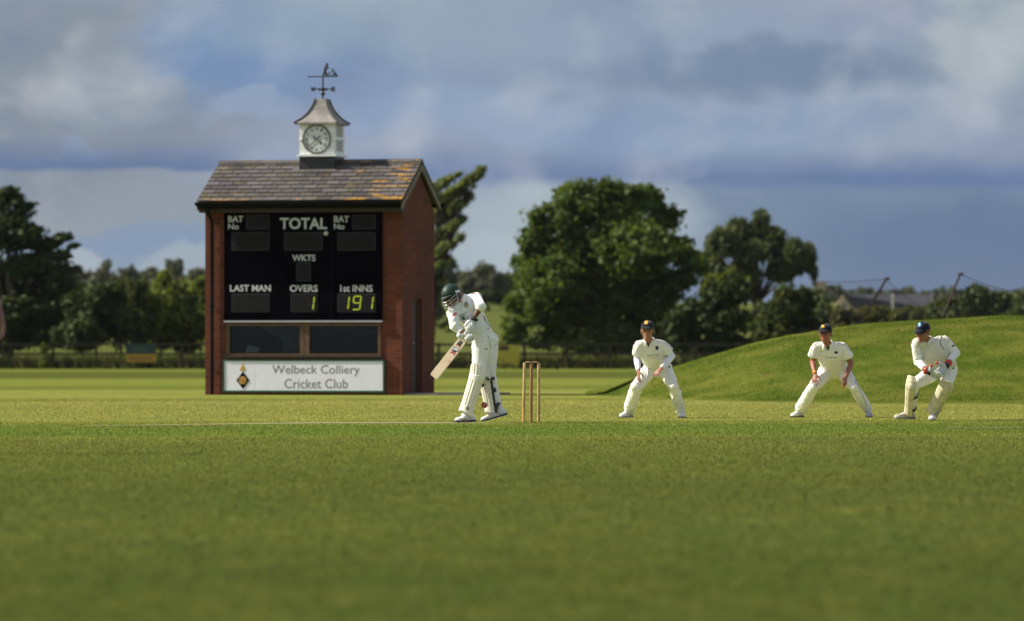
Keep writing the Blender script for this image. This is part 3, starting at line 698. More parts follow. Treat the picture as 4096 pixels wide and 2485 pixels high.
def brickmat():
    m, t, b = new_mat('red_brick')
    pos = t.new('ShaderNodeTexCoord').outputs['Object']; x, y, z = t.sep(pos)
    v = t.comb(t.math('ADD', x, y), z, 0)
    br = t.new('ShaderNodeTexBrick'); t.put(br.inputs['Vector'], v)
    br.inputs['Scale'].default_value = 1; br.inputs['Brick Width'].default_value = .225; br.inputs['Row Height'].default_value = .075; br.inputs['Mortar Size'].default_value = .006
    br.inputs['Color1'].default_value = (.175, .046, .025, 1); br.inputs['Color2'].default_value = (.105, .030, .019, 1); br.inputs['Mortar'].default_value = (.13, .085, .065, 1); br.inputs['Bias'].default_value = -.1
    br.inputs['Mortar Smooth'].default_value = .3
    nz = t.noise(pos, 1.4, 4); n2 = t.noise(pos, 26, 3)
    c = t.mix(t.map(nz, .35, .65, 0, .55), br.outputs['Color'], (.075, .033, .024)); c = t.mix(t.map(n2, .55, .8, 0, .4), c, (.26, .10, .06))
    t.l.new(c, b.inputs['Base Color']); b.inputs['Roughness'].default_value = .92; b.inputs['Specular IOR Level'].default_value = .15
    bump(t, b, t.math('SUBTRACT', 1.0, br.outputs['Fac']), .5, .006)
    return m
BRICK = brickmat()
BLACK = simple('black_board', (.003, .0028, .005), .9, .3, 3, spec=.0); UPVC = simple('black_gutter', (.007, .007, .008), .8, .1, 8, spec=.1)
BROWN = simple('brown_frame', (.10, .052, .022), .6, .25, 8); SOFF = simple('brown_soffit', (.035, .024, .016), .7, .2, 8)
LET = simple('white_lettering', (.52, .54, .56), .6, .05, 10); DIG = simple('display_face', (.011, .011, .013), .7, .35, 14, spec=.15); SIL = simple('silver_trim', (.45, .47, .50), .4, .1, 8, metal=.4)
LIT = simple('lit_digit', (.48, .56, .03), .5, .05, 10); lb = LIT.node_tree.nodes['Principled BSDF']; lb.inputs['Emission Color'].default_value = (.58, .7, .02, 1); lb.inputs['Emission Strength'].default_value = .06
WALLH = 3.60
# front wall with two window openings and a recess for the board
ub0, zb1 = uz(541*1.6623, 511*1.6623); ub1, zb0 = uz(921*1.6623, 771*1.6623)
uw0, zw1 = uz(545*1.6623, 779*1.6623); uw1, zw0 = uz(917*1.6623, 856*1.6623)
T = .23
bm = bmesh.new()
box(bm, 0, uw0, 0, T, -.05, WALLH); box(bm, uw1, WB, 0, T, -.05, WALLH)
box(bm, uw0, uw1, 0, T, -.05, zw0); box(bm, uw0, uw1, 0, T, zw1, WALLH)
box(bm, 0, T, T, DB-T, -.05, WALLH); box(bm, 0, WB, DB-T, DB, -.05, WALLH)
# right side wall round the door opening
def side_v(px):                          # distance behind the front for a pixel on the right side wall
    k = (px-2048)/F; return (k*corner.y-corner.x)/(ay.x-k*ay.y)
dv0, dv1 = side_v(1652), side_v(1688); zd = H-(1194-YH)/F*(corner.y+1.3)
box(bm, WB-T, WB, T, dv0, -.05, WALLH); box(bm, WB-T, WB, dv1, DB-T, -.05, WALLH); box(bm, WB-T, WB, dv0, dv1, zd, WALLH)
RZ = 4.55
for x0, x1 in ((0, T), (WB-T, WB)):
    prism(bm, [Vector((x0, 0, WALLH)), Vector((x0, DB, WALLH)), Vector((x0, DB/2, RZ-.16))], Vector((0, 0, 0)), Vector((x1-x0, 0, 0)))
bo('wall', bm, BRICK)
bm = bmesh.new(); box(bm, T, WB-T, T, DB-T, 2.15, 2.2); bo('inner_floor', bm, simple('dark_timber', (.03, .024, .018), .8, .2, 5))
bm = bmesh.new(); box(bm, T+.01, WB-T-.01, 1.0, 1.05, .02, 2.14); bo('window_darkener', bm, simple('darkener_black', (.012, .011, .011), .9, .2, 5))  # dark sheet added behind the glass so the windows read dark
# door and step slab
DOOR = simple('dark_brown_door', (.030, .016, .012), .55, .2, 8)
bm = bmesh.new(); box(bm, WB-.13, WB-.09, dv0+.03, dv1-.03, .02, zd-.03)
d_ = bo('door', bm, DOOR, bevel=.004)
bm = bmesh.new(); box(bm, WB-.15, WB-.06, dv0, dv0+.03, 0, zd); box(bm, WB-.15, WB-.06, dv1-.03, dv1, 0, zd); box(bm, WB-.15, WB-.06, dv0+.03, dv1-.03, zd-.03, zd); bo('frame', bm, BROWN, d_)
bm = bmesh.new(); limb(bm, [(WB-.09, dv0+.10, 1.0), (WB-.03, dv0+.10, 1.0), (WB-.03, dv0+.2, 1.0)], [.01]*3, n=8); bo('handle', bm, SIL, d_, smooth=True)
bm = bmesh.new(); box(bm, -.1, 1.4, -1.05, 1.35, -.05, .035)
slab = obj('paved_slab', bm, simple('grey_paving', (.16, .15, .145), .9, .25, 3, bmp=.3), bevel=.01)
slab.location = org+ax*(WB+.13)+ay*1.1; slab.rotation_euler = (0, 0, -PHI); tag(slab, kind='structure')

# roof: courses of slates as real thin slabs
OVF, OVB, OVX = .31, .22, .085; EZ = 3.74; TH = math.atan2(RZ-EZ, DB/2+OVF)
rm, t, b = new_mat('roof_slate')
pos = t.new('ShaderNodeTexCoord').outputs['Object']; rnd = t.new('ShaderNodeNewGeometry').outputs['Random Per Island']
x, y, z = t.sep(pos)
c = t.mix(rnd, (.036, .030, .031), (.108, .097, .102))
c = t.mix(t.map(t.noise(pos, 4, 5), .40, .66, 0, .6), c, (.095, .078, .036))
gx = t.map(x, 1.6, 4.2, 0, 1); gl_ = t.map(x, 1.2, -.2, 0, 1)
lich = t.noise(t.comb(t.math('MULTIPLY', x, 1.6), t.math('MULTIPLY', y, 5.5), 0), 1.55, 6, .62)
lm = t.math('ADD', lich, t.math('ADD', t.math('MULTIPLY', gx, .14), t.math('MULTIPLY', gl_, .075)))
eave = t.map(y, -.12, -.31, 0, .10)
c = t.mix(t.map(t.math('ADD', lm, eave), .665, .74, 0, .85), c, (.42, .21, .012))
t.l.new(c, b.inputs['Base Color']); b.inputs['Roughness'].default_value = .7; bump(t, b, t.noise(pos, 30, 3), .4, .006)
def slope(bm, y0, z0, y1, z1, x0, x1, rows, ww):
    L = math.hypot(y1-y0, z1-z0); dy, dz = (y1-y0)/L, (z1-z0)/L; ny, nz = -dz*(1 if y1 > y0 else -1), abs(dy)
    if y1 < y0: ny = dz
    gauge = L/rows
    for r in range(rows):
        a = r*gauge; bnd = min(L, a+gauge*1.18); x = x0-(ww*.5 if r % 2 else 0)
        while x < x1:
            xa, xb = max(x0, x)+.007, min(x1, x+ww)-.007
            if xb-xa > .03:
                j = random.uniform(0, .004)
                v = []
                for s, lift in ((a, .022+j), (bnd, .004)):
                    for h in (lift, lift+.016):
                        for xx in (xa, xb): v.append(bm.verts.new((xx, y0+dy*s+ny*h, z0+dz*s+nz*h)))
                for q in ((0, 1, 3, 2), (4, 6, 7, 5), (0, 2, 6, 4), (1, 5, 7, 3), (2, 3, 7, 6), (0, 4, 5, 1)): bm.faces.new([v[i] for i in q])
            x += ww
bm = bmesh.new()
slope(bm, -OVF, EZ, DB/2, RZ, -OVX, WB+OVX, 10, .27)
slope(bm, DB+OVB, RZ-(DB/2+OVB)*math.tan(TH), DB/2, RZ, -OVX, WB+OVX, 10, .27)
bmesh.ops.recalc_face_normals(bm, faces=bm.faces)
roof = bo('roof', bm, rm)
bm = bmesh.new()                                         # boarding under the slates
for (ya, za, yb) in ((-OVF+.01, EZ-.01, DB/2), (DB+OVB-.01, RZ-(DB/2+OVB)*math.tan(TH)-.01, DB/2)):
    prism(bm, [Vector((-OVX+.01, ya, za)), Vector((-OVX+.01, yb, RZ-.012)), Vector((-OVX+.01, yb, RZ-.05)), Vector((-OVX+.01, ya, za-.035))], Vector((0, 0, 0)), Vector((WB+2*OVX-.02, 0, 0)))
bmesh.ops.recalc_face_normals(bm, faces=bm.faces); bo('roof_boarding', bm, SOFF, roof)
bm = bmesh.new(); x = -OVX
while x < WB+OVX-.05:
    x1 = min(WB+OVX, x+.44)
    prism(bm, [Vector((x+.003, DB/2-.11, RZ-.005)), Vector((x+.003, DB/2, RZ+.055+random.uniform(0, .004))), Vector((x+.003, DB/2+.11, RZ-.005)), Vector((x+.003, DB/2, RZ+.02))], Vector((0, 0, 0)), Vector((x1-x-.006, 0, 0))); x += .44
bmesh.ops.recalc_face_normals(bm, faces=bm.faces); bo('ridge_tile', bm, rm, roof)['kind'] = 'stuff'
VERGE = simple('mortar_verge', (.17, .145, .11), .8, .25, 6)
for nm, x0, x1 in (('barge_board', WB+OVX-.035, WB+OVX-.005), ('barge_board', -OVX+.005, -OVX+.035)):
    bm = bmesh.new()
    prism(bm, [Vector((x0, -OVF+.02, EZ-.04)), Vector((x0, DB/2, RZ-.05)), Vector((x0, DB/2, RZ-.17)), Vector((x0, -OVF+.02, EZ-.16))], Vector((0, 0, 0)), Vector((x1-x0, 0, 0)))
    zb_ = RZ-(DB/2+OVB)*math.tan(TH)
    prism(bm, [Vector((x0, DB/2+.001, RZ-.05)), Vector((x0, DB+OVB-.02, zb_-.04)), Vector((x0, DB+OVB-.02, zb_-.16)), Vector((x0, DB/2+.001, RZ-.17))], Vector((0, 0, 0)), Vector((x1-x0, 0, 0)))
    bmesh.ops.recalc_face_normals(bm, faces=bm.faces); bo(nm, bm, VERGE, roof)
bm = bmesh.new(); box(bm, -.06, WB+.05, -OVF+.08, -.002, EZ-.20, EZ-.05); bo('soffit', bm, SOFF, roof)
bm = bmesh.new(); n = 9
for i, (ra) in enumerate((.062, .05)):
    pass
ring = [(math.cos(math.pi+math.pi*k/n)*.062, math.sin(math.pi+math.pi*k/n)*.075) for k in range(n+1)]
ring2 = [(math.cos(math.pi+math.pi*k/n)*.052, math.sin(math.pi+math.pi*k/n)*.065+.004) for k in range(n, -1, -1)]
prism(bm, [Vector((-OVX-.0, -OVF-.045+a, EZ-.005+b_)) for a, b_ in ring+ring2], Vector((0, 0, 0)), Vector((WB+2*OVX-.01, 0, 0)))
box(bm, -OVX+.01, WB+OVX-.03, -OVF+.012, -OVF+.03, EZ-.13, EZ-.012)
bo('gutter', bm, UPVC)
bm = bmesh.new(); gy = DB+OVB+.05; gz = RZ-(DB/2+OVB)*math.tan(TH)
box(bm, -OVX, WB+OVX+.05, gy-.05, gy+.06, gz-.10, gz-.01); bo('gutter', bm, UPVC)
ud, _ = uz(851, 1200)
bm = bmesh.new(); limb(bm, [(ud-.02, -OVF-.03, EZ-.06), (ud-.02, -OVF-.03, EZ-.14), (ud, -.06, EZ-.38), (ud, -.06, 2), (ud, -.06, .02)], [.034]*5, n=10); 
for z in (.5, 1.7, 2.9): limb(bm, [(ud, -.06, z), (ud, -.06, z+.05)], [.045]*2, n=10, cap=False)
bo('downpipe', bm, UPVC, smooth=True)

# ---------------------------------------------------------------- the black board
sb = empty('scoreboard', org, -PHI, 'black cricket scoreboard showing overs 1 and first innings 191, set in the brick front', 'scoreboard')
bm = bmesh.new(); box(bm, ub0, ub1, -.05, -.002, zb0, zb1); obj('panel', bm, BLACK, sb, bevel=.006)
bm = bmesh.new(); box(bm, ub0, ub1+.01, -.07, -.001, zb0-.035, zb0-.003); obj('lower_trim', bm, SIL, sb)
def z6(x, y): return uz(760+x*.56186, 780+y*.56186)
def flat_text(name, s, x0, x1, y0, y1, mat, parent, v, bold=.0, fn=z6, depth=.006):
    V, Fc = text_geo(s, bold)
    bm = bmesh.new(); A = []
    for a, c in V:
        u, z = fn(x0+(x1-x0)*a, y1+(y0-y1)*c); A.append(bm.verts.new((u, v, z)))
    for f in Fc:
        try: bm.faces.new([A[i] for i in f])
        except ValueError: pass
    bmesh.ops.recalc_face_normals(bm, faces=bm.faces)
    if bm.faces and sum(f.normal.y for f in bm.faces) > 0: bmesh.ops.reverse_faces(bm, faces=bm.faces)
    r = bmesh.ops.extrude_face_region(bm, geom=list(bm.faces)); bmesh.ops.translate(bm, verts=[e for e in r['geom'] if isinstance(e, bmesh.types.BMVert)], vec=(0, -depth, 0))
    return obj(name, bm, mat, parent)
for s, x0, x1, y0, y1, bd in (('BAT', 277, 385, 150, 195, .03), ('No', 277, 352, 206, 246, .03), ('TOTAL', 645, 980, 163, 245, .035), ('BAT', 1030, 1138, 150, 195, .03), ('No', 1030, 1105, 206, 246, .03), ('WKTS', 733, 898, 426, 472, .03), ('LAST MAN', 290, 580, 641, 688, .03), ('OVERS', 716, 914, 641, 690, .03), ('1st INNS', 1075, 1305, 641, 690, .03)):
    flat_text('lettering', s, x0, x1, y0, y1, LET, sb, -.0506, bd*.65, depth=.001)
def display(x0, x1, y0, y1, cells):
    u0, za = z6(x0, y0); u1, zc = z6(x1, y1)
    bm = bmesh.new(); box(bm, u0-.02, u1+.02, -.056, -.051, zc-.02, za+.02); f = obj('display_surround', bm, simple('display_surround', (.004, .004, .005), .5, .1, 6), sb)
    bm = bmesh.new(); box(bm, u0, u1, -.060, -.057, zc, za); obj('display_face', bm, DIG, f)
    bm = bmesh.new(); GRID = (u1-u0)/cells
    for k in range(cells):
        a, b_ = u0+GRID*(k+.2), u0+GRID*(k+.8); m_ = (za+zc)/2; w = .012
        for (p, q, r_, s_) in ((a, b_, za-.03-w, za-.03), (a, b_, m_-w/2, m_+w/2), (a, b_, zc+.03, zc+.03+w), (a, a+w, zc+.05, m_-.02), (a, a+w, m_+.02, za-.05), (b_-w, b_, zc+.05, m_-.02), (b_-w, b_, m_+.02, za-.05)): box(bm, p, q, -.0635, -.0605, r_, s_)
    obj('unlit_segment', bm, UNLIT, f)['kind'] = 'stuff'
UNLIT = simple('unlit_segment', (.019, .019, .021), .7, .2, 20, spec=.15)
for a in ((413, 565, 150, 238, 2), (1167, 1318, 150, 238, 2), (308, 565, 275, 388, 3), (682, 942, 275, 388, 3), (1062, 1318, 275, 388, 3), (770, 858, 490, 608, 1), (308, 567, 710, 828, 3), (730, 905, 710, 828, 2), (1062, 1320, 710, 828, 3)): display(*a)
def digit(segs, x0, x1, y0, y1):
    sl_ = 6; bm = bmesh.new()
    def q(ax_, ay_, bx_, by_, w=9):
        # bar between two points in zoom pixels, slanted digits
        d = math.hypot(bx_-ax_, by_-ay_); nx, ny = -(by_-ay_)/d*w/2, (bx_-ax_)/d*w/2; tx, ty = (bx_-ax_)/d*3, (by_-ay_)/d*3
        pts = [(ax_+tx+nx, ay_+ty+ny), (bx_-tx+nx, by_-ty+ny), (bx_-tx-nx, by_-ty-ny), (ax_+tx-nx, ay_+ty-ny)]
        prism(bm, [Vector((uz6[0], -.064, uz6[1])) for uz6 in (z6(*p) for p in pts)], Vector((0, 0, 0)), Vector((0, -.002, 0)))
    ym = (y0+y1)/2; tl, tr, ml, mr, bl, br = (x0+sl_*2, y0), (x1, y0), (x0+sl_, ym), (x1-sl_, ym), (x0, y1), (x1-2*sl_, y1)
    D_ = dict(a=(tl, tr), b=(tr, mr), c=(mr, br), d=(bl, br), e=(ml, bl), f=(tl, ml), g=(ml, mr))
    for s_ in segs: q(*D_[s_][0], *D_[s_][1])
    bmesh.ops.recalc_face_normals(bm, faces=bm.faces)
    return obj('lit_digit', bm, LIT, sb)
digit('bc', 835, 893, 724, 818); digit('bc', 1085, 1142, 724, 815); digit('abcdfg', 1163, 1226, 722, 816); digit('bc', 1254, 1312, 724, 815)
u, z = z6(975, 275); bm = bmesh.new(); limb(bm, [(u, -.05, z), (u, -.075, z)], [.045]*2, n=14); obj('lamp_button', bm, LET, sb, smooth=True)
bm = bmesh.new(); u0_, z0_ = z6(1010, 440); box(bm, u0_, u0_+.005, -.0525, -.0505, zb0, zb1); obj('panel_joint', bm, UNLIT, sb)

# ---------------------------------------------------------------- windows
gm, t, b = new_mat('window_glass')
b.inputs['Base Color'].default_value = (.01, .012, .015, 1); b.inputs['Roughness'].default_value = .04
pos = t.new('ShaderNodeTexCoord').outputs['Object']; bump(t, b, t.noise(pos, 1.3, 2), .05, .02)
tr = t.new('ShaderNodeBsdfTransparent'); tr.inputs[0].default_value = (.6, .64, .66, 1); gl = t.new('ShaderNodeBsdfGlossy'); gl.inputs['Roughness'].default_value = .05; gl.inputs[0].default_value = (.36, .41, .47, 1)
fr = t.new('ShaderNodeFresnel'); fr.inputs[0].default_value = 1.5; ms = t.new('ShaderNodeMixShader')
t.l.new(fr.outputs[0], ms.inputs[0]); t.l.new(tr.outputs[0], ms.inputs[1]); t.l.new(gl.outputs[0], ms.inputs[2]); t.l.new(ms.outputs[0], t.n['Material Output'].inputs[0])
up0, zp1 = uz(553*1.6623, 785*1.6623); up1, zp0 = uz(722*1.6623, 851*1.6623); uq0, _ = uz(745*1.6623, 800*1.6623); uq1, _ = uz(910*1.6623, 800*1.6623)
um = (up1+uq0)/2
for a, b_, p0, p1 in ((uw0, um-.002, up0, up1), (um+.002, uw1, uq0, uq1)):
    bm = bmesh.new(); box(bm, a+.002, p0, -.02, .09, zw0+.002, zw1-.002); box(bm, p1, b_-.002, -.02, .09, zw0+.002, zw1-.002); box(bm, p0, p1, -.02, .09, zw0+.002, zp0); box(bm, p0, p1, -.02, .09, zp1, zw1-.002)
    w_ = bo('window', bm, BROWN)
    bm = bmesh.new(); box(bm, p0+.001, p1-.001, .03, .036, zp0+.001, zp1-.001); bo('pane', bm, gm, w_)
    bm = bmesh.new(); box(bm, a-.02, b_+(.04 if b_ > um+.1 else 0), -.075, -.003, zw0-.035, zw0-.001); bo('sill', bm, SOFF, w_)
bm = bmesh.new(); pu, pz = z6(430, 1100); prism(bm, [Vector((z6(*q)[0], .12, z6(*q)[1])) for q in ((398, 1070), (480, 1092), (470, 1124), (380, 1124))], Vector((0, 0, 0)), Vector((0, .06, 0)))
bmesh.ops.recalc_face_normals(bm, faces=bm.faces)
pp = obj('paper_sheet', bm, simple('pale_green_paper', (.75, .82, .74), .8, .05, 8)); pp.location = org; pp.rotation_euler = (0, 0, -PHI)
tag(pp, 'pale sheet of paper propped behind the glass of the left score box window', 'paper')

bm = bmesh.new(); prism(bm, [Vector((z6(*q)[0], .62, z6(*q)[1])) for q in ((640, 925), (800, 925), (800, 1140), (590, 1140), (600, 1060), (560, 1010), (450, 960), (450, 925))], Vector((0, 0, 0)), Vector((0, .03, 0))); bmesh.ops.recalc_face_normals(bm, faces=bm.faces)  # added panel, cut to the shape of a pale reflection in the left pane
bo('reflection_panel', bm, simple('grey_reflection', (.20, .24, .28), .8, .25, 2))
bm = bmesh.new(); prism(bm, [Vector((z6(*q)[0], .66, z6(*q)[1])) for q in ((860, 925), (1340, 925), (1340, 985), (1180, 1000), (1000, 975), (860, 1010))], Vector((0, 0, 0)), Vector((0, .03, 0))); bmesh.ops.recalc_face_normals(bm, faces=bm.faces)  # second added panel, a dimmer reflection shape for the right pane
bo('reflection_panel', bm, simple('dark_reflection', (.07, .085, .10), .8, .3, 2))
# ---------------------------------------------------------------- club sign
sg = empty('club_sign', org, -PHI, 'white club name sign with a green border and diamond crest under the windows', 'sign')
us0, zs1 = z6(238, 1170); us1, zs0 = z6(1390, 1407); GRN = simple('green_border', (.008, .07, .03), .5, .1, 6); SW = simple('sign_white', (.80, .80, .90), .45, .03, 3); GRY = simple('grey_lettering', (.16, .155, .155), .6, .05, 8)
k = .035
bm = bmesh.new(); box(bm, us0, us0+k, -.055, -.002, zs0, zs1); box(bm, us1-k, us1, -.055, -.002, zs0, zs1); box(bm, us0+k, us1-k, -.055, -.002, zs0, zs0+k); box(bm, us0+k, us1-k, -.055, -.002, zs1-k, zs1); obj('frame', bm, GRN, sg)
uj, _ = z6(464, 1290)
bm = bmesh.new(); box(bm, us0+k, uj-.002, -.045, -.004, zs0+k, zs1-k); obj('panel', bm, SW, sg)
bm = bmesh.new(); box(bm, uj+.002, us1-k, -.045, -.004, zs0+k, zs1-k); obj('panel', bm, SW, sg)
flat_text('lettering', 'Welbeck Colliery', 590, 1213, 1212, 1292, GRY, sg, -.0456, .004, depth=.001); flat_text('lettering', 'Cricket Club', 677, 1128, 1310, 1378, GRY, sg, -.0456, .004, depth=.001)
GOLD = simple('gold_paint', (.55, .30, .06), .5, .15, 10)
def poly6(name, pts, v0, v1, mat, parent):
    bm = bmesh.new(); prism(bm, [Vector((z6(*q)[0], v0, z6(*q)[1])) for q in pts], Vector((0, 0, 0)), Vector((0, v1-v0, 0))); bmesh.ops.recalc_face_normals(bm, faces=bm.faces); return obj(name, bm, mat, parent)
dm = poly6('diamond_crest', [(382, 1258), (428, 1320), (382, 1382), (336, 1320)], -.046, -.052, BLACK, sg)
circ = lambda cx, cy, r, n=18: [(cx+r*math.cos(2*math.pi*i/n), cy+r*math.sin(2*math.pi*i/n)) for i in range(n)]
poly6('gold_rose', [(380+(24 if i % 2 else 28)*math.cos(2*math.pi*i/20), 1320+(26 if i % 2 else 30)*math.sin(2*math.pi*i/20)) for i in range(20)], -.053, -.057, GOLD, dm)
poly6('rose_ring', circ(380, 1320, 15), -.058, -.060, simple('brown_gold', (.33, .15, .04)), dm); poly6('rose_centre', circ(380, 1320, 7), -.061, -.063, GOLD, dm)
poly6('gold_flame', [(362, 1250), (366, 1228), (374, 1222), (376, 1206), (381, 1199), (386, 1207), (388, 1222), (396, 1230), (399, 1250), (390, 1254), (372, 1254)], -.046, -.050, GOLD, sg)

# ---------------------------------------------------------------- clock turret
def z5(x, y, v): return uz(1060+x*.33445, 220+y*.33445, v)
LEAD = simple('lead_grey', (.020, .021, .028), .5, .25, 5); CWH = simple('white_turret', (.80, .815, .82), .5, .06, 5)
tcx, _ = z5(620, 1000, DB/2-.36); hw = .355; tcy = DB/2
zt = lambda y: z5(620, y, DB/2-.36)[1]
tw = 'turret'
_obj = obj
def obj(name, bm, mat=None, parent=None, **kw):
    if isinstance(parent, str):
        o = _obj(name, bm, mat, bld, **kw); o.location = (tcx, tcy, 0); return o
    return _obj(name, bm, mat, parent, **kw)
bm = bmesh.new(); box(bm, -hw, hw, -hw, hw, RZ-.45, zt(1215)); base_ = obj('turret_base', bm, LEAD, tw)
bm = bmesh.new(); box(bm, -hw-.05, hw+.05, -hw-.03, -hw+.05, zt(1380)-.02, zt(1372)); prism(bm, [Vector((-hw-.16, -hw-.02, zt(1385))), Vector((-hw-.003, -hw-.02, zt(1385))), Vector((-hw-.003, -hw-.02, zt(1325))), Vector((-hw-.06, -hw-.02, zt(1325)))], Vector((0, 0, 0)), Vector((0, .08, 0))); bmesh.ops.recalc_face_normals(bm, faces=bm.faces); obj('lead_flashing', bm, simple('pale_lead', (.30, .29, .28), .6, .2, 6), base_)
bm = bmesh.new(); box(bm, -hw, hw, -hw, hw, zt(1190)+.001, zt(826)); body_ = obj('turret_box', bm, CWH, tw, bevel=.006)
bm = bmesh.new(); box(bm, -hw-.05, hw+.05, -hw-.05, hw+.05, zt(1215)+.001, zt(1190)); obj('ledge', bm, CWH, tw, bevel=.006)
bm = bmesh.new(); box(bm, -hw-.02, hw+.02, -hw-.02, hw+.02, zt(1017), zt(1003)); obj('band', bm, CWH, body_)
# louvres on the right face
LO = simple('louvre_grey', (.34, .33, .30), .7, .1, 9)  # slats in grey against the white box
bm = bmesh.new()
for k_ in range(11):
    zz = zt(1160)+.025+k_*.048
    if abs(zz-zt(1010)) > .02: box(bm, hw-.002, hw+.012, -.2, .2, zz, zz+.03)
obj('louvre', bm, LO, body_)
# bell roof
RF = simple('turret_roof', (.23, .21, .195), .75, .3, 4, bmp=.2); RFD = simple('lead_hip', (.06, .06, .065), .6, .2, 6)
prof = [(.435, zt(832)), (.435, zt(808)), (.40, zt(795)), (.33, zt(765)), (.255, zt(715)), (.19, zt(655)), (.145, zt(590)), (.112, zt(525)), (.10, zt(520))]
bm = bmesh.new(); rings = []
for r_, z_ in prof: rings.append([bm.verts.new((sx*r_, sy*r_, z_)) for sx, sy in ((-1, -1), (1, -1), (1, 1), (-1, 1))])
for A, B in zip(rings, rings[1:]):
    for i in range(4): bm.faces.new((A[i], A[(i+1) % 4], B[(i+1) % 4], B[i]))
bm.faces.new(rings[0][::-1]); bm.faces.new(rings[-1]); rf_ = obj('turret_roof', bm, RF, tw)
bm = bmesh.new()
for sx, sy in ((-1, -1), (1, -1), (1, 1), (-1, 1)): limb(bm, [Vector((sx*(r_+.002), sy*(r_+.002), z_+.004)) for r_, z_ in prof[1:-1]], [.022]*(len(prof)-2), n=8)
obj('hip_roll', bm, RFD, rf_, smooth=True)
# clock
ccx = 0.0; cz = zt(1008); cr = .282
def ringmesh(r0, r1, y0, y1, n=48):
    bm = bmesh.new(); L = [[bm.verts.new((math.cos(2*math.pi*i/n)*r_, y, cz+math.sin(2*math.pi*i/n)*r_)) for i in range(n)] for r_, y in ((r0, y0), (r1, y0), (r1, y1), (r0, y1))]
    for a in range(4):
        for i in range(n): bm.faces.new((L[a][i], L[a][(i+1) % n], L[(a+1) % 4][(i+1) % n], L[(a+1) % 4][i]))
    bmesh.ops.recalc_face_normals(bm, faces=bm.faces); return bm
RIM = simple('clock_rim', (.12, .12, .115), .45, .1, 8)
cm, t, b = new_mat('clock_dial'); b.inputs['Base Color'].default_value = (.46, .48, .48, 1); b.inputs['Roughness'].default_value = .25
pos = t.new('ShaderNodeTexCoord').outputs['Object']; t.l.new(t.mix(t.map(t.noise(pos, 3, 3), .3, .7), (.58, .60, .60), (.66, .68, .68)), b.inputs['Base Color'])
bm = bmesh.new(); n = 48; prism(bm, [Vector((math.cos(2*math.pi*i/n)*(cr-.01), -hw-.002, cz+math.sin(2*math.pi*i/n)*(cr-.01))) for i in range(n)], Vector((0, 0, 0)), Vector((0, -.018, 0))); bmesh.ops.recalc_face_normals(bm, faces=bm.faces)
dial = obj('clock_dial', bm, cm, tw)
obj('clock_rim', ringmesh(cr-.026, cr+.008, -hw-.003, -hw-.035), RIM, dial, smooth=False)
INK = simple('clock_ink', (.025, .025, .028), .5, .1, 10)
yv = -hw-.022
NUM = {12: 'XII', 1: 'I', 2: 'II', 3: 'III', 4: 'IIII', 5: 'V', 6: 'VI', 7: 'VII', 8: 'VIII', 9: 'IX', 10: 'X', 11: 'XI'}
for h_, s_ in NUM.items():
    V, Fc = text_geo(s_, .01); a = math.pi/2-h_*math.pi/6; wd = .022+.016*len(s_); hg = .062
    bm = bmesh.new(); A = []
    for p, q in V:
        lx, ly = (p-.5)*wd, (q-.5)*hg; th = a-math.pi/2
        cxr, czr = math.cos(a)*.205, math.sin(a)*.205
        A.append(bm.verts.new((cxr+lx*math.cos(th)-ly*math.sin(th), yv, cz+czr+lx*math.sin(th)+ly*math.cos(th))))
    for f in Fc:
        try: bm.faces.new([A[i] for i in f])
        except ValueError: pass
    obj('numeral', bm, INK, dial)
def hand(name, ang, L, tail, w, spade, y):
    d = Vector((math.cos(ang), 0, math.sin(ang))); nrm = Vector((-d.z, 0, d.x)); c0 = Vector((0, y, cz)); bm = bmesh.new()
    prism(bm, [c0-d*tail+nrm*w*.9, c0-d*tail-nrm*w*.9, c0+d*L-nrm*w*.4, c0+d*L+nrm*w*.4], Vector((0, 0, 0)), Vector((0, -.006, 0)))
    if spade:
        c1 = c0+d*spade; prism(bm, [c1-d*.03, c1-nrm*.03, c1+d*.045, c1+nrm*.03], Vector((0, -.001, 0)), Vector((0, -.0065, 0)))
    bmesh.ops.recalc_face_normals(bm, faces=bm.faces); return obj(name, bm, INK, dial)
hand('minute_hand', math.atan2(-112, -125), .255, .10, .011, 0, yv-.004); hand('hour_hand', math.atan2(-50, 58), .13, .09, .012, .115, yv-.012)
# weather vane
IRON = simple('black_iron', (.012, .012, .014), .5, .1, 10)
zz = lambda y: z5(662, y, DB/2)[1]
sc5 = .33445/204.7; vx0 = 662
def vx(x): return (x-vx0)*sc5+.02
off = Vector((tcx, tcy, 0))
bm = bmesh.new(); limb(bm, [(.02, 0, zt(525)-.02), (.02, 0, zz(250))], [.016]*2, n=10); rod = obj('weather_vane', bm, IRON, tw, smooth=True)
bm = bmesh.new(); blob(bm, (.02, 0, zz(465)), .042); blob(bm, (.02, 0, zz(410)), .045); obj('ball', bm, IRON, rod, smooth=True)
bm = bmesh.new(); limb(bm, [(vx(560), 0, zz(411)), (vx(765), 0, zz(411))], [.011]*2, n=8); limb(bm, [(.02, -.28, zz(411)), (.02, .28, zz(411))], [.011]*2, n=8)
for q in (620, 705): limb(bm, [(vx(q), 0, zz(400)), (vx(q), 0, zz(424))], [.014]*2, n=8)
obj('direction_arm', bm, IRON, rod)
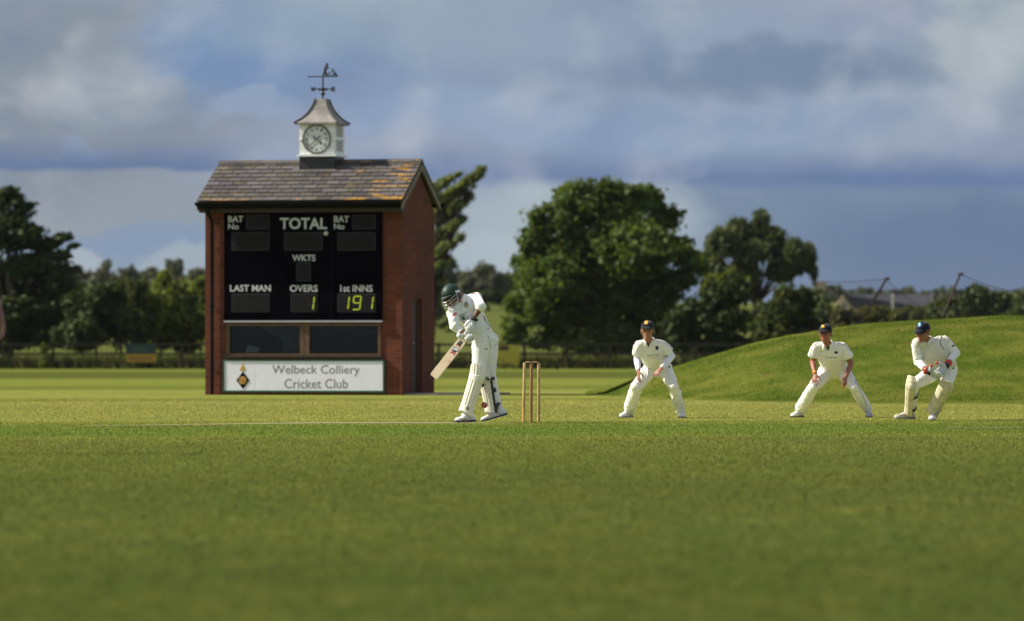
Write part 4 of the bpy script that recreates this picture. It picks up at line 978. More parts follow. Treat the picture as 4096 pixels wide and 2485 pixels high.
def vtext(s_, x0, x1, y0, y1, yy=0):
    V, Fc = text_geo(s_, .06); bm = bmesh.new(); A = [bm.verts.new((vx(x0)+(vx(x1)-vx(x0))*p, yy-.012, zz(y1)+(zz(y0)-zz(y1))*q)) for p, q in V]
    for f in Fc:
        try: bm.faces.new([A[i] for i in f])
        except ValueError: pass
    r = bmesh.ops.extrude_face_region(bm, geom=list(bm.faces)); bmesh.ops.translate(bm, verts=[e for e in r['geom'] if isinstance(e, bmesh.types.BMVert)], vec=(0, .024, 0)); bmesh.ops.recalc_face_normals(bm, faces=bm.faces)
    obj('compass_letter', bm, IRON, rod)
vtext('W', 508, 570, 385, 438); vtext('E', 768, 815, 385, 438)
def sil(name, pts_r):
    bm = bmesh.new()
    for pts, r_ in pts_r: limb(bm, [Vector((vx(a), 0, zz(c))) for a, c in pts], r_ if isinstance(r_, list) else [(r_, .012)]*len(pts), side=None, n=8)
    obj(name, bm, IRON, rod, smooth=True)
sil('arrow_bar', [([(480, 259), (845, 259)], .014), ([(480, 250), (480, 268)], .01)])
sil('batsman_figure', [([(712, 108), (714, 128)], .028), ([(700, 138), (690, 175), (680, 195)], .030), ([(684, 195), (672, 225), (668, 252)], .022), ([(688, 195), (702, 225), (712, 252)], .022), ([(715, 145), (725, 158), (712, 172)], .016), ([(715, 172), (735, 150)], .008)])
sil('wicket_figure', [([(733, 210), (733, 255)], .006), ([(746, 210), (746, 255)], .006), ([(733, 210), (746, 210)], .005)])
sil('keeper_figure', [([(785, 172), (788, 180)], .026), ([(788, 195), (805, 205), (818, 215)], .036), ([(815, 220), (822, 240), (838, 258)], .020), ([(800, 222), (785, 240), (775, 256)], .018), ([(780, 195), (768, 212)], .014)])
# ================================================================ figures
SKIN = None
def skinmat(name, c):
    m, t, b = new_mat(name)
    pos = t.new('ShaderNodeTexCoord').outputs['Object']
    t.l.new(t.mix(t.map(t.noise(pos, 26, 3), .35, .7, 0, .5), c, (c[0]*.9, c[1]*.68, c[2]*.62)), b.inputs['Base Color'])
    b.inputs['Roughness'].default_value = .5; b.inputs['Subsurface Weight'].default_value = .12; b.inputs['Subsurface Radius'].default_value = (.01, .004, .002); b.inputs['Subsurface Scale'].default_value = .5
    return m
SK_FAIR = skinmat('fair_skin', (.34, .155, .10)); SK_RUD = skinmat('ruddy_skin', (.31, .12, .075)); SK_BROWN = skinmat('brown_skin', (.16, .068, .036))
def cloth(name, c, rough=.85):
    m, t, b = new_mat(name); pos = t.new('ShaderNodeTexCoord').outputs['Object']
    nz = t.noise(pos, 9, 3); fn = t.noise(pos, 260, 2)
    t.l.new(t.mix(t.map(nz, .3, .7), tuple(x*.94 for x in c), c), b.inputs['Base Color']); b.inputs['Roughness'].default_value = rough; b.inputs['Sheen Weight'].default_value = .15; b.inputs['Specular IOR Level'].default_value = .2
    bump(t, b, t.math('ADD', t.math('MULTIPLY', t.noise(pos, 16, 2, .5, .6), 1.0), t.math('MULTIPLY', fn, .06)), .22, .008)
    return m
CREAM = cloth('cream_cloth', (.82, .81, .75)); WHITE = cloth('white_cloth', (.85, .845, .83)); SLEEVE = cloth('white_undersleeve', (.78, .78, .86)); SWEAT = cloth('cream_sweater', (.70, .67, .56))
NAVY = cloth('navy_cloth', (.005, .0055, .012)); GREY = simple('grey_piping', (.16, .17, .19), .8, .1, 20); INKC = simple('dark_navy_print', (.03, .035, .05), .8, .1, 20); PALEP = simple('faint_print', (.40, .41, .36), .9, .1, 30)
GOLDE = simple('gold_embroidery', (.62, .36, .04), .7, .25, 60); BLUEE = simple('sky_blue_embroidery', (.25, .48, .72), .7, .2, 60); HAIR = simple('dark_hair', (.018, .012, .009), .6, .3, 60, bmp=.4); HAIRB = simple('brown_hair', (.05, .032, .02), .6, .3, 60, bmp=.4)
EYEW = simple('eye_white', (.42, .38, .35), .2, .05, 20); LIP = simple('lip', (.28, .09, .07), .5, .1, 40); SHOEW = simple('white_shoe_leather', (.72, .71, .70), .45, .08, 18); SOLE = simple('blue_sole', (.012, .022, .085), .5, .1, 20); SOLEG = simple('grey_sole', (.25, .25, .26), .7, .15, 20); BLK = simple('black_rubber', (.012, .012, .013), .5, .1, 30)
PADW = simple('white_pad_leather', (.80, .765, .67), .5, .06, 12, bmp=.08); PADC = simple('cream_pad_canvas', (.62, .55, .37), .75, .16, 10, bmp=.15); STRAP = simple('black_strap', (.012, .012, .014), .6, .1, 20); BUCK = simple('grey_buckle', (.10, .10, .11), .45, .2, 40)
RED = simple('red_print', (.55, .02, .02), .7, .1, 20); REDG = simple('red_glove_leather', (.50, .03, .03), .45, .15, 20); GLW = simple('white_glove_leather', (.74, .74, .72), .5, .1, 16, bmp=.1); GLG = simple('grey_glove_leather', (.48, .51, .51), .5, .15, 14)

def lerpv(a, b, u): return a+(b-a)*u
def folds(amp=.006, f=11.0, k=(1, 1, 2.1), seed=0):
    """creases running across the cloth: sharp ridges broken up by a slower noise"""
    o = Vector((seed*7.3, seed*3.1, seed*1.7)); s1 = 1 if seed % 2 else -1
    def d(co, n):
        w = mnoise.noise(co*4.0+o)*.10
        q = Vector((co.x*4.5+w*9, co.y*4.5, (co.z+s1*co.x*.9+w)*11.0))+o
        q2 = Vector((co.x*3.5, co.y*3.5+w*6, (co.z-s1*co.x*1.4-w)*8.0))+o*1.7
        r = max(0, 1-abs(mnoise.noise(q))*3.2); r2 = max(0, 1-abs(mnoise.noise(q2))*2.6); g = max(0, min(1, .5+1.6*mnoise.noise(co*5+o*2)))
        return amp*1.25*(1.05*r*r*g+1.0*r2*r2*(1-g)*1.1-.35)
    return d
class Fig:
    def __init__(s, zx0, zy0, sc, base_y, name, label, root_px):
        s.Y = groundY(base_y); s.zx0, s.zy0, s.sc = zx0, zy0, sc; s.unit = sc/(F/s.Y)
        s.root = empty('person', P(root_px, base_y, s.Y).to_2d().to_3d(), label=label, cat='person'); s.surf = {}
    def z(s, x, y, d=0.0):
        p = P(s.zx0+x*s.sc, s.zy0+y*s.sc, s.Y+d); return p
    def reach(s, prev, x, y, L, sign):
        """joint at that image place, its depth solved from the bone length"""
        d0 = prev.y-s.Y; p = s.z(x, y, d0); flat = math.hypot(p.x-prev.x, p.z-prev.z); dy = math.sqrt(max(0, L*L-flat*flat))
        return s.z(x, y, d0+sign*dy)
    def add(s, name, me, mat, parent=None, key=None):
        if key:
            s.surf[key] = BVHTree.FromPolygons([v.co.copy() for v in me.vertices], [list(p.vertices) for p in me.polygons])
        return link_mesh(name, me, mat, parent or s.root, world=True)
    def addbm(s, name, bm, mat, parent=None, smooth=True, key=None):
        bmesh.ops.recalc_face_normals(bm, faces=bm.faces)
        me = bpy.data.meshes.new(name); bm.to_mesh(me); bm.free()
        if smooth:
            for p in me.polygons: p.use_smooth = True
        return s.add(name, me, mat, parent, key)
    def ray(s, x, y, keys):
        o = Vector((0, 0, H)); d = (s.z(x, y)-o).normalized(); best = None
        for k in keys:
            h = s.surf[k].ray_cast(o, d)
            if h[0] is not None and (best is None or h[3] < best[2]): best = (h[0], h[1] if h[1].dot(d) < 0 else -h[1], h[3])
        return best
    def patch(s, name, pts, faces, keys, mat, parent, off=.003):
        bm = bmesh.new(); A = []; last = None
        for x, y in pts:
            h = s.ray(x, y, keys)
            if h is None:
                A.append(None); continue
            A.append(bm.verts.new(h[0]+h[1]*off)); last = h
        for f in faces:
            q = [A[i] for i in f]
            if None in q: continue
            try: bm.faces.new(q)
            except ValueError: pass
        if not bm.faces: bm.free(); return None
        return s.addbm(name, bm, mat, parent, smooth=False)
    def disc(s, name, cx, cy, rx, ry, keys, mat, parent, off=.003, n=14, rot=0):
        pts = [(cx, cy)]; faces = []
        for k in (.5, 1):
            for i in range(n):
                a = 2*math.pi*i/n; X, Yv = rx*k*math.cos(a), ry*k*math.sin(a); pts.append((cx+X*math.cos(rot)-Yv*math.sin(rot), cy+X*math.sin(rot)+Yv*math.cos(rot)))
        for i in range(n): faces.append((0, 1+i, 1+(i+1) % n)); faces.append((1+i, 1+n+i, 1+n+(i+1) % n, 1+(i+1) % n))
        return s.patch(name, pts, faces, keys, mat, parent, off)
    def polyfan(s, name, pts, keys, mat, parent, off=.003):
        c = (sum(p[0] for p in pts)/len(pts), sum(p[1] for p in pts)/len(pts)); n = len(pts)
        allp = [c]+[(c[0]+(p[0]-c[0])*k, c[1]+(p[1]-c[1])*k) for k in (.5, 1) for p in pts]; f = []
        for i in range(n): f.append((0, 1+i, 1+(i+1) % n)); f.append((1+i, 1+n+i, 1+n+(i+1) % n, 1+(i+1) % n))
        return s.patch(name, allp, f, keys, mat, parent, off)
    def stroke(s, name, pts, w, keys, mat, parent, off=.003, closed=False, step=12):
        P2 = []
        pts = pts+[pts[0]] if closed else pts
        for a, b in zip(pts, pts[1:]):
            k = max(1, int(math.hypot(b[0]-a[0], b[1]-a[1])/step))
            for i in range(k): P2.append((a[0]+(b[0]-a[0])*i/k, a[1]+(b[1]-a[1])*i/k))
        P2.append(pts[-1])
        hs = [s.ray(x, y, keys) for x, y in P2]; hs = [h for h in hs if h]
        if len(hs) < 2: return None
        bm = bmesh.new(); prev = None
        for i, h in enumerate(hs):
            t = hs[min(i+1, len(hs)-1)][0]-hs[max(i-1, 0)][0]
            if (hs[min(i+1, len(hs)-1)][0]-h[0]).length > .12: prev = None; continue
            sd_ = h[1].cross(t).normalized()*w/2; a, b = bm.verts.new(h[0]+sd_+h[1]*off), bm.verts.new(h[0]-sd_+h[1]*off)
            if prev: bm.faces.new((prev[0], a, b, prev[1]))
            prev = (a, b)
        if not bm.faces: bm.free(); return None
        return s.addbm(name, bm, mat, parent, smooth=False)
    def text(s, name, st, o, xv, yv, keys, mat, parent, bold=0.0, off=.0035):
        V, Fc = text_geo(st, bold)
        return s.patch(name, [(o[0]+xv[0]*a+yv[0]*b, o[1]+xv[1]*a+yv[1]*b) for a, b in V], Fc, keys, mat, parent, off)

def head_shapes(bm, c, M):
    def g(x, y, z): return c+M @ Vector((x, y, z))
    def bl(x, y, z, r): blob(bm, g(x, y, z), r, M, 3)
    bl(0, .014, .034, (.077, .096, .084)); bl(0, -.022, -.030, (.061, .070, .074)); bl(0, -.064, -.092, (.027, .026, .022)); bl(0, -.02, -.075, (.052, .055, .034))
    for sx in (-1, 1):
        bl(sx*.079, .010, -.012, (.009, .019, .031)); bl(sx*.036, -.066, -.018, (.022, .020, .020))
        limb(bm, [g(sx*.008, -.088, .028), g(sx*.03, -.083, .033), g(sx*.052, -.066, .026)], [.010, .010, .008], n=8)
        bl(sx*.012, -.103, -.027, (.009, .010, .008))
    limb(bm, [g(0, -.084, .022), g(0, -.101, -.006), g(0, -.111, -.024)], [.009, .010, .012], n=10)
    limb(bm, [g(-.022, -.078, -.056), g(0, -.090, -.054), g(.022, -.078, -.056)], [.006, .008, .006], n=8)
    limb(bm, [g(-.019, -.077, -.066), g(0, -.089, -.067), g(.019, -.077, -.066)], [.006, .008, .006], n=8)
def face_parts(f, c, M, brow=HAIR, hair=HAIR):
    g = lambda x, y, z: c+M @ Vector((x, y, z))
    for sx in (-1, 1):
        bm = bmesh.new(); blob(bm, g(sx*.031, -.073, .012), (.012, .010, .0062), M, 2); e = f.addbm('eye', bm, EYEW)
        bm = bmesh.new(); blob(bm, g(sx*.031, -.0815, .012), (.0062, .004, .0058), M, 2); f.addbm('iris', bm, HAIR, e)
        bm = bmesh.new(); limb(bm, [g(sx*.014, -.096, .034), g(sx*.032, -.092, .039), g(sx*.052, -.073, .033)], [(.004, .004)]*3, n=6); f.addbm('eyebrow', bm, brow)
    bm = bmesh.new(); limb(bm, [g(-.022, -.0845, -.0605), g(0, -.0985, -.0605), g(.022, -.0845, -.0605)], [.0035, .005, .0035], n=6); f.addbm('mouth', bm, LIP)
    # hair: a cap of hair round the back and sides, ending above the ears
    bm = bmesh.new(); blob(bm, g(0, .018, .036), (.083, .100, .088), M, 4)
    Mi = M.inverted()
    kill = [v for v in bm.verts if (lambda q: (q.z < -.03+.0*q.y) or (q.y < -.018 and q.z < .062) or (q.y < .012 and q.z < -.005))(Mi @ (v.co-c))]
    bmesh.ops.delete(bm, geom=kill, context='VERTS')
    for v in bm.verts: v.co += (v.co-c).normalized()*.003*mnoise.noise(v.co*60)
    f.addbm('hair', bm, hair)
def hand_shapes(bm, wrist, tip_dir, palm_n, thumb_side, curl=.35, spread=.18, sc=1.0, fat=1.0, curls=None):
    """palm plus four unequal bent fingers and a thumb off the side"""
    t = tip_dir.normalized(); n = (palm_n-t*palm_n.dot(t)).normalized(); s_ = t.cross(n).normalized()
    if s_.dot(thumb_side) < 0: s_ = -s_
    pc = wrist+t*.095*sc
    limb(bm, [wrist-t*.01, wrist+t*.03*sc, wrist+t*.06*sc, pc], [(.026*sc, .019*sc), (.034*sc, .017*sc), (.040*sc, .015*sc), (.040*sc, .012*sc)], side=s_, n=12)
    for i, (o, L) in enumerate(((.031, .070), (.0105, .079), (-.0105, .074), (-.031, .058))):
        b = pc+s_*o*sc-t*(.004+.006*abs(i-1))*sc; d = (t+s_*spread*o/.031).normalized(); c_ = curls[i] if curls else curl*(1+.14*i); p = [b]
        rr = [.0095*sc*fat]
        for j, fr in enumerate((.45, .31, .24)):
            ang = c_*(.6+.55*j); dd = (d*math.cos(ang)+n*math.sin(ang)).normalized(); p.append(p[-1]+dd*L*fr*sc); rr.append((.0090-.0010*j)*sc*fat)
        limb(bm, p, rr, side=s_, n=9)
    tb = wrist+t*.028*sc+s_*.026*sc
    limb(bm, [tb, tb+(s_*.7+t*.6+n*.35).normalized()*.036*sc, tb+(s_*.7+t*.6+n*.35).normalized()*.036*sc+(t*.9+s_*.2+n*.3).normalized()*.032*sc, tb+(s_*.7+t*.6+n*.35).normalized()*.036*sc+(t*.9+s_*.2+n*.3).normalized()*.032*sc+(t*.9+n*.3).normalized()*.022*sc], [.014*sc, .0115*sc, .010*sc*fat, .0085*sc*fat], side=n, n=9)
def shoe(f, heel, toe, up=Vector((0, 0, 1)), mat=SHOEW, sole=SOLEG, ankle=None, laces=True, bend=0.0):
    t = (toe-heel); L = t.length; t.normalize(); up = (up-t*up.dot(t)).normalized(); s_ = t.cross(up)
    us = [0, .06, .18, .32, .48, .62, .76, .88, .96, 1.0]; wd = [.018, .030, .035, .035, .036, .041, .046, .043, .031, .010]; hh = [.060, .078, .088, .092, .078, .062, .050, .044, .038, .022]
    bm = bmesh.new(); rings = []
    for u, w, h in zip(us, wd, hh):
        c = heel+t*L*u+up*(.018+bend*max(0, .5-u)**1.3); rings.append([bm.verts.new(c+s_*(w*math.copysign(abs(math.cos(a))**.7, math.cos(a)))+up*(h*.92*max(0, math.sin(a))**.8)) for a in [math.pi*k/10 for k in range(11)]])
    for A, B in zip(rings, rings[1:]):
        for k in range(10): bm.faces.new((A[k], A[k+1], B[k+1], B[k]))
        bm.faces.new((A[0], B[0], B[10], A[10]))
    bm.faces.new(rings[0]); bm.faces.new(rings[-1][::-1])
    o = f.addbm('shoe', bm, mat)
    bm = bmesh.new(); R0, R1 = [], []
    for u, w in zip(us, wd):
        c = heel+t*L*(u*1.03-.015)+up*(bend*max(0, .5-u)**1.3); th = .026-.010*min(1, u*1.6); lift = .012*max(0, u-.8)/.2
        R0.append((c+up*lift, w+.003)); R1.append((c+up*(th+lift*.5), w+.003))
    V = [[bm.verts.new(c+s_*w*q) for c, w in L_] for L_, q in ((R0, -1), (R0, 1), (R1, 1), (R1, -1))]
    for i in range(len(us)-1):
        for a in range(4): bm.faces.new((V[a][i], V[a][i+1], V[(a+1) % 4][i+1], V[(a+1) % 4][i]))
    for i in (0, -1): bm.faces.new([V[a][i] for a in range(4)])
    f.addbm('sole', bm, sole, o, smooth=False)
    if laces:
        bm = bmesh.new()
        for u in (.46, .54, .62, .70):
            h = np.interp(u, us, hh); c = heel+t*L*u+up*(.018+h*.92+.001); limb(bm, [c-s_*.02-up*.006, c, c+s_*.02-up*.006], [.004]*3, n=6)
        f.addbm('laces', bm, GLW, o)
    return o, t, up, s_
def cap(f, c, M, emblem=None, mat=NAVY):
    g = lambda x, y, z: c+M @ Vector((x, y, z)); Mi = M.inverted()
    bm = bmesh.new(); blob(bm, g(0, .012, .040), (.087, .106, .092), M, 4)
    bmesh.ops.delete(bm, geom=[v for v in bm.verts if (Mi @ (v.co-c)).z < .036-.10*max(0, (Mi @ (v.co-c)).y)], context='VERTS')
    for v in bm.verts: v.co += (v.co-c).normalized()*.002*mnoise.noise(v.co*30)
    o = f.addbm('cap', bm, mat, key='cap')
    bm = bmesh.new(); A, B = [], []
    for k in range(17):
        a = R(-66+132*k/16); sx, cy = math.sin(a), math.cos(a)
        i_ = g(sx*.086, .012-cy*.104,   .040+.012*cy); out_ = g(sx*.092, .006-cy*(.104+.070*cy**.6), .044-.018*cy-.024*sx*sx)
        A.append(i_); B.append(out_)
    up = M @ Vector((0, 0, 1))
    va, vb, wa, wb = [[bm.verts.new(p) for p in L_] for L_ in (A, B, [p-up*.004 for p in A], [p-up*.004 for p in B])]
    for k in range(16):
        bm.faces.new((va[k], va[k+1], vb[k+1], vb[k])); bm.faces.new((wa[k], wb[k], wb[k+1], wa[k+1])); bm.faces.new((vb[k], vb[k+1], wb[k+1], wb[k]))
    f.addbm('peak', bm, mat, o)
    bm = bmesh.new(); blob(bm, g(0, .012, .133), .008, None, 2); f.addbm('button', bm, mat, o)
    return o
def collar(f, neck, up, fwd, mat, parent, r=.066, h=.036, drop=.05):
    """folded shirt collar open at the throat"""
    up = up.normalized(); fw = (fwd-up*fwd.dot(up)).normalized(); s_ = fw.cross(up)
    bm = bmesh.new(); rows = []
    n = 22
    for k in range(n+1):
        a = R(22+316*k/n); d = fw*math.cos(a)+s_*math.sin(a); e = max(0, math.cos(a))**3
        top = neck+d*r*(1.0+.04*e)+up*(h*.95-.030*e); bot = neck+d*(r*1.42+.020*e)+up*(-.004)-up*(drop*e); mid = neck+d*r*1.16+up*(h*.72-.030*e); inn = neck+d*r*.93+up*(-.012-.030*e)
        rows.append([bm.verts.new(p) for p in (inn, top, mid, bot)])
    for A, B in zip(rows, rows[1:]):
        for q in range(3): bm.faces.new((A[q], A[q+1], B[q+1], B[q]))
    me = bpy.data.meshes.new('collar'); bmesh.ops.recalc_face_normals(bm, faces=bm.faces); bm.to_mesh(me); bm.free()
    for p in me.polygons: p.use_smooth = True
    o = f.add('collar', me, mat, parent); m = o.modifiers.new('s', 'SOLIDIFY'); m.thickness = .003
    return o

def build_body(f, J, skin, hands=True, handspec=None, head_up=Vector((0, 0, 1)), legs_r=.055):
    """J: joints (Vectors). One welded skin: head, neck, trunk, arms, hands, legs"""
    M = frame(J['face'], head_up); bm = bmesh.new(); head_shapes(bm, J['head'], M)
    limb(bm, [J['head']+M @ Vector((0, .022, -.05)), lerpv(J['head']+M @ Vector((0, .022, -.05)), J['neck'], .6), J['neck']], [.056, .054, .062], n=14)
    side = (J['shL']-J['shR']).normalized(); hs = (J['hipL']-J['hipR']).normalized(); hc = (J['hipL']+J['hipR'])/2
    limb(bm, [hc, lerpv(hc, J['chest'], .45), J['chest'], lerpv(J['chest'], J['neck'], .7)], [(.125, .08), (.115, .08), (.135, .09), (.10, .065)], side=[hs, hs, side, side], n=18)
    limb(bm, [J['shL'], lerpv(J['shL'], J['shR'], .5), J['shR']], [.045, .055, .045], n=12)
    for q in 'LR':
        limb(bm, [J['sh'+q], lerpv(J['sh'+q], J['el'+q], .5), J['el'+q]], [.046, .045, .036], n=12)
        limb(bm, [J['el'+q], lerpv(J['el'+q], J['wr'+q], .3), J['wr'+q]], [.037, .039, .025], n=12)
        limb(bm, [J['hip'+q], lerpv(J['hip'+q], J['kn'+q], .5), J['kn'+q]], [legs_r*1.25, legs_r*1.1, legs_r*.85], n=12)
        limb(bm, [J['kn'+q], lerpv(J['kn'+q], J['an'+q], .35), J['an'+q]], [legs_r*.85, legs_r*.85, .034], n=12)
        limb(bm, [J['an'+q], J['an'+q]+Vector((0, 0, -.03))+J['ft'+q]*.025], [.034, .026], n=10)
        if handspec and handspec.get(q): hand_shapes(bm, J['wr'+q], **handspec[q])
        else: blob(bm, J['wr'+q]+(J['wr'+q]-J['el'+q]).normalized()*.012, (.026, .026, .026))
    return f.add('body', fuse(bm, .006, 2), skin, key='body'), M
def trousers(f, J, mat, rad, hem=.06, seed=1, amp=.007, cut=None):
    bm = bmesh.new(); hs = (J['hipL']-J['hipR']).normalized(); hc = (J['hipL']+J['hipR'])/2; w0 = lerpv(hc, J['chest'], .34)
    limb(bm, [lerpv(hc, w0, -.25), hc, lerpv(hc, w0, .55), w0], [(.125, .095), (.165, .118), (.158, .112), (.148, .105)], side=hs, n=22)
    for q in 'LR':
        h, k, a = J['hip'+q], J['kn'+q], J['an'+q]; r = rad[q] if isinstance(rad, dict) else rad
        top = h+Vector((0, 0, .03))
        limb(bm, [top, lerpv(h, k, .35), lerpv(h, k, .8), k, lerpv(k, a, .3), lerpv(k, a, .7), lerpv(k, a, 1-hem)], [r[0], r[1], r[2], r[3], r[4], r[5], r[6]], n=18, cap=False)
        blob(bm, k, r[3]*.98)
        blob(bm, h+Vector((0, .02, .0)), r[0]*1.04)
    return f.add('trousers', fuse(bm, .0085, 3, folds(amp, 10, (1, 1, 1.8), seed)), mat, key='trousers')
def shirt(f, J, mat, sleeve=.5, rs=(.082, .078, .070), belly=(.158, .118), chestr=(.180, .125), seed=2, low=.10, amp=.006, sleeve2=0, name='shirt', vox=.0085, rw=.046, key='shirt', shr=.064):
    bm = bmesh.new(); hs = (J['hipL']-J['hipR']).normalized(); sd_ = (J['shL']-J['shR']).normalized(); hc = (J['hipL']+J['hipR'])/2
    ch = J['chest']; nk = J['neck']
    limb(bm, [lerpv(hc, ch, low), lerpv(hc, ch, .35), lerpv(hc, ch, .65), ch, lerpv(ch, nk, .45), lerpv(ch, nk, .85), nk], [(belly[0]+.004, belly[1]+.002), belly, (chestr[0]*.96, chestr[1]), (chestr[0]*.97, chestr[1]), (chestr[0]*.76, chestr[1]*.86), (.088, .076), (.064, .064)], side=[hs, hs, lerpv(hs, sd_, .5), sd_, sd_, sd_, sd_], n=24, cap=False)
    for q in 'LR':
        sh, el, wr = J['sh'+q], J['el'+q], J['wr'+q]
        limb(bm, [lerpv(nk, sh, .22)-Vector((0, 0, .022)), lerpv(nk, sh, .65)-Vector((0, 0, .006)), sh], [.056, shr*.92, shr], n=16)
        if sleeve > 0:
            pts = [sh, lerpv(sh, el, .35)]; rr = [rs[0], rs[1]]
            if sleeve2:
                s2 = sleeve2[q] if isinstance(sleeve2, dict) else sleeve2
                pts += [lerpv(sh, el, .8), el, lerpv(el, wr, .3*s2), lerpv(el, wr, s2)]; rr += [rs[2], rs[2]*.97, (rs[2]+rw)/2, rw]
            else: pts += [lerpv(sh, el, sleeve*.75), lerpv(sh, el, sleeve)]; rr += [rs[2]*1.04, rs[2]]
            limb(bm, pts, rr, n=16, cap=False)
            if sleeve2: blob(bm, el, rs[2]*.97)
    return f.add(name, fuse(bm, vox, 3, folds(amp, 11, (1, 1, 1.5), seed)), mat, key=key)

# ---------------------------------------------------------------- leg guards
def pad(f, top, knee, bot, facing, mat, r=(.088, .100, .084, .094), span=80, thick=.014, rolls=True, quilt=False, strap_t=(.36, .6, .84), arch=.05, ribs=5, strapmat=STRAP, edge=False):
    facing = facing.normalized(); NT_, NA = 72, 72; rows = []
    la, lb = (knee-top).length, (bot-knee).length; tot = la+lb
    def axis(t):
        d = t*tot; return lerpv(top, knee, d/la) if d < la else lerpv(knee, bot, (d-la)/lb)
    def smooth_axis(t): return (axis(max(0, t-.05))+axis(t)*2+axis(min(1, t+.05)))/4
    kt = la/tot; bm = bmesh.new(); down = (bot-knee).normalized()
    for i in range(NT_+1):
        t = i/NT_; row = []
        for j in range(NA+1):
            a = R(-span+2*span*j/NA)
            tt = t
            if t > .80: tt = t-(t-.80)/.20*arch/tot*max(0, math.cos(a*1.5))**1.5*1.0
            if t < .2: tt = t+(.2-t)/.2*.05*(abs(a)/R(span))**2.2
            c = smooth_axis(min(1, max(0, tt))); ax_ = (axis(min(1, tt+.06))-axis(max(0, tt-.06))).normalized()
            fc = (facing-ax_*facing.dot(ax_)).normalized(); sd_ = ax_.cross(fc)
            rr = np.interp(t, [0, kt, kt+.12, .8, 1], [r[0], r[1], r[1]*.97, r[2], r[3]])
            w = 1-(.22*max(0, (.12-t)/.12)**2)
            if quilt:
                rr += .0065*(abs(math.sin(t*math.pi*(15 if t > kt else 12)))**.5)*(abs(math.cos(a*4.2))**.4)
            else:
                inner = abs(a) < R(56)
                if rolls and kt-.05 < t < kt+.075:
                    q = (t-(kt-.05))/.125*3; rr += .014*abs(math.sin(q*math.pi))**.55+.004
                elif inner: rr += .013*abs(math.cos(math.pi*ribs*a/R(112)+(math.pi/2 if ribs % 2 == 0 else 0)))**.5 if t < .86 else .010
                else: rr += .009*abs(math.sin((t-kt)*math.pi*9))**.4 if t > kt+.07 else .004
            row.append(bm.verts.new(c+(fc*math.cos(a)+sd_*math.sin(a)*w)*rr))
        rows.append(row)
    EDGE = {0: [r_[0].co.copy() for r_ in rows], -1: [r_[-1].co.copy() for r_ in rows]}
    for A, B in zip(rows, rows[1:]):
        for j in range(NA): bm.faces.new((A[j], A[j+1], B[j+1], B[j]))
    bmesh.ops.recalc_face_normals(bm, faces=bm.faces)
    c0 = smooth_axis(.5)
    if sum((fc_.calc_center_median()-c0).dot(fc_.normal) for fc_ in bm.faces) < 0: bmesh.ops.reverse_faces(bm, faces=bm.faces)
    bmesh.ops.solidify(bm, geom=list(bm.faces), thickness=thick)
    me = bpy.data.meshes.new('leg_pad'); bm.to_mesh(me); bm.free()
    for p in me.polygons: p.use_smooth = True
    o = f.add('leg_pad', me, mat, key='pad%d' % len(f.surf))
    if edge:
        E = [p for q in (0, -1) for p in [EDGE[q]]]; E = max(E, key=lambda L: L[len(L)//2].x-L[len(L)//2].y); n0 = int(NT_*.30)
        bm = bmesh.new(); limb(bm, E[n0::4]+[E[-1]], [(.014, .009)]*len(E[n0::4]+[E[-1]]), side=Vector((1, 0, .2)), n=10); f.addbm('edge_binding', bm, STRAP, o)
    for t in strap_t:
        c = axis(t); ax_ = (axis(min(1, t+.03))-axis(max(0, t-.03))).normalized(); fc = (facing-ax_*facing.dot(ax_)).normalized(); sd_ = ax_.cross(fc); bm = bmesh.new(); rows = []
        rr = np.interp(t, [0, kt, .8, 1], [r[0], r[1], r[2], r[3]])*.985
        for k in range(19):
            a = R(span-6+(360-2*span+12)*k/18); d = fc*math.cos(a)+sd_*math.sin(a)
            bk = 1-.20*max(0, -math.cos(a)); rows.append([bm.verts.new(c+d*(rr*bk+e)+ax_*h) for h, e in ((-.017, .002), (.017, .002), (.017, .006), (-.017, .006))])
        for A, B in zip(rows, rows[1:]):
            for q in range(4): bm.faces.new((A[q], A[(q+1) % 4], B[(q+1) % 4], B[q]))
        st = f.addbm('strap', bm, strapmat, o)
    return o

# ================================================================ batsman
f = Fig(1680, 1100, 400/965, 1692.5, 'person', 'person batting in whites, dark green helmet and leg pads, bending over a lowered bat', 1860)
z = f.z
J = {}
J['hipR'] = z(588, 640, -.02); J['hipL'] = z(672, 635, .10); J['knR'] = z(566, 965, -.06); J['anR'] = z(462, 1318, -.02); J['knL'] = z(668, 965, .13); J['anL'] = z(742, 1285, .17)
J['chest'] = z(462, 330, -.02); J['neck'] = z(392, 232, -.05); J['head'] = z(300, 208, -.10)
J['shR'] = z(318, 352, -.10); J['shL'] = z(530, 222, .02); J['elL'] = z(588, 305, -.20); J['wrL'] = z(522, 415, -.22); J['elR'] = z(338, 495, -.17); J['wrR'] = z(412, 560, -.20)
J['face'] = Vector((-.62, -.70, -.30)); J['ftR'] = Vector((-.9, -.3, 0)); J['ftL'] = Vector((-.95, -.1, -.3))
hup = Vector((-.34, -.12, 1))
body, M = build_body(f, J, SK_BROWN, head_up=hup)
face_parts(f, J['head'], M)
trs = trousers(f, J, WHITE, {'R': (.106, .100, .084, .080, .076, .070, .066), 'L': (.108, .102, .086, .080, .076, .072, .066)}, hem=.12, seed=3, amp=.006)
J2 = dict(J)
shr = shirt(f, J, WHITE, sleeve=1, rs=(.080, .074, .066), sleeve2={'L': .34, 'R': .86}, belly=(.150, .125), chestr=(.165, .128), seed=5, low=.12, rw=.047, amp=.007)
collar(f, J['neck']+(J['neck']-J['chest']).normalized()*-.012, J['neck']-J['chest'], Vector((-.5, -.85, 0)), WHITE, shr, r=.066, h=.045, drop=.05)
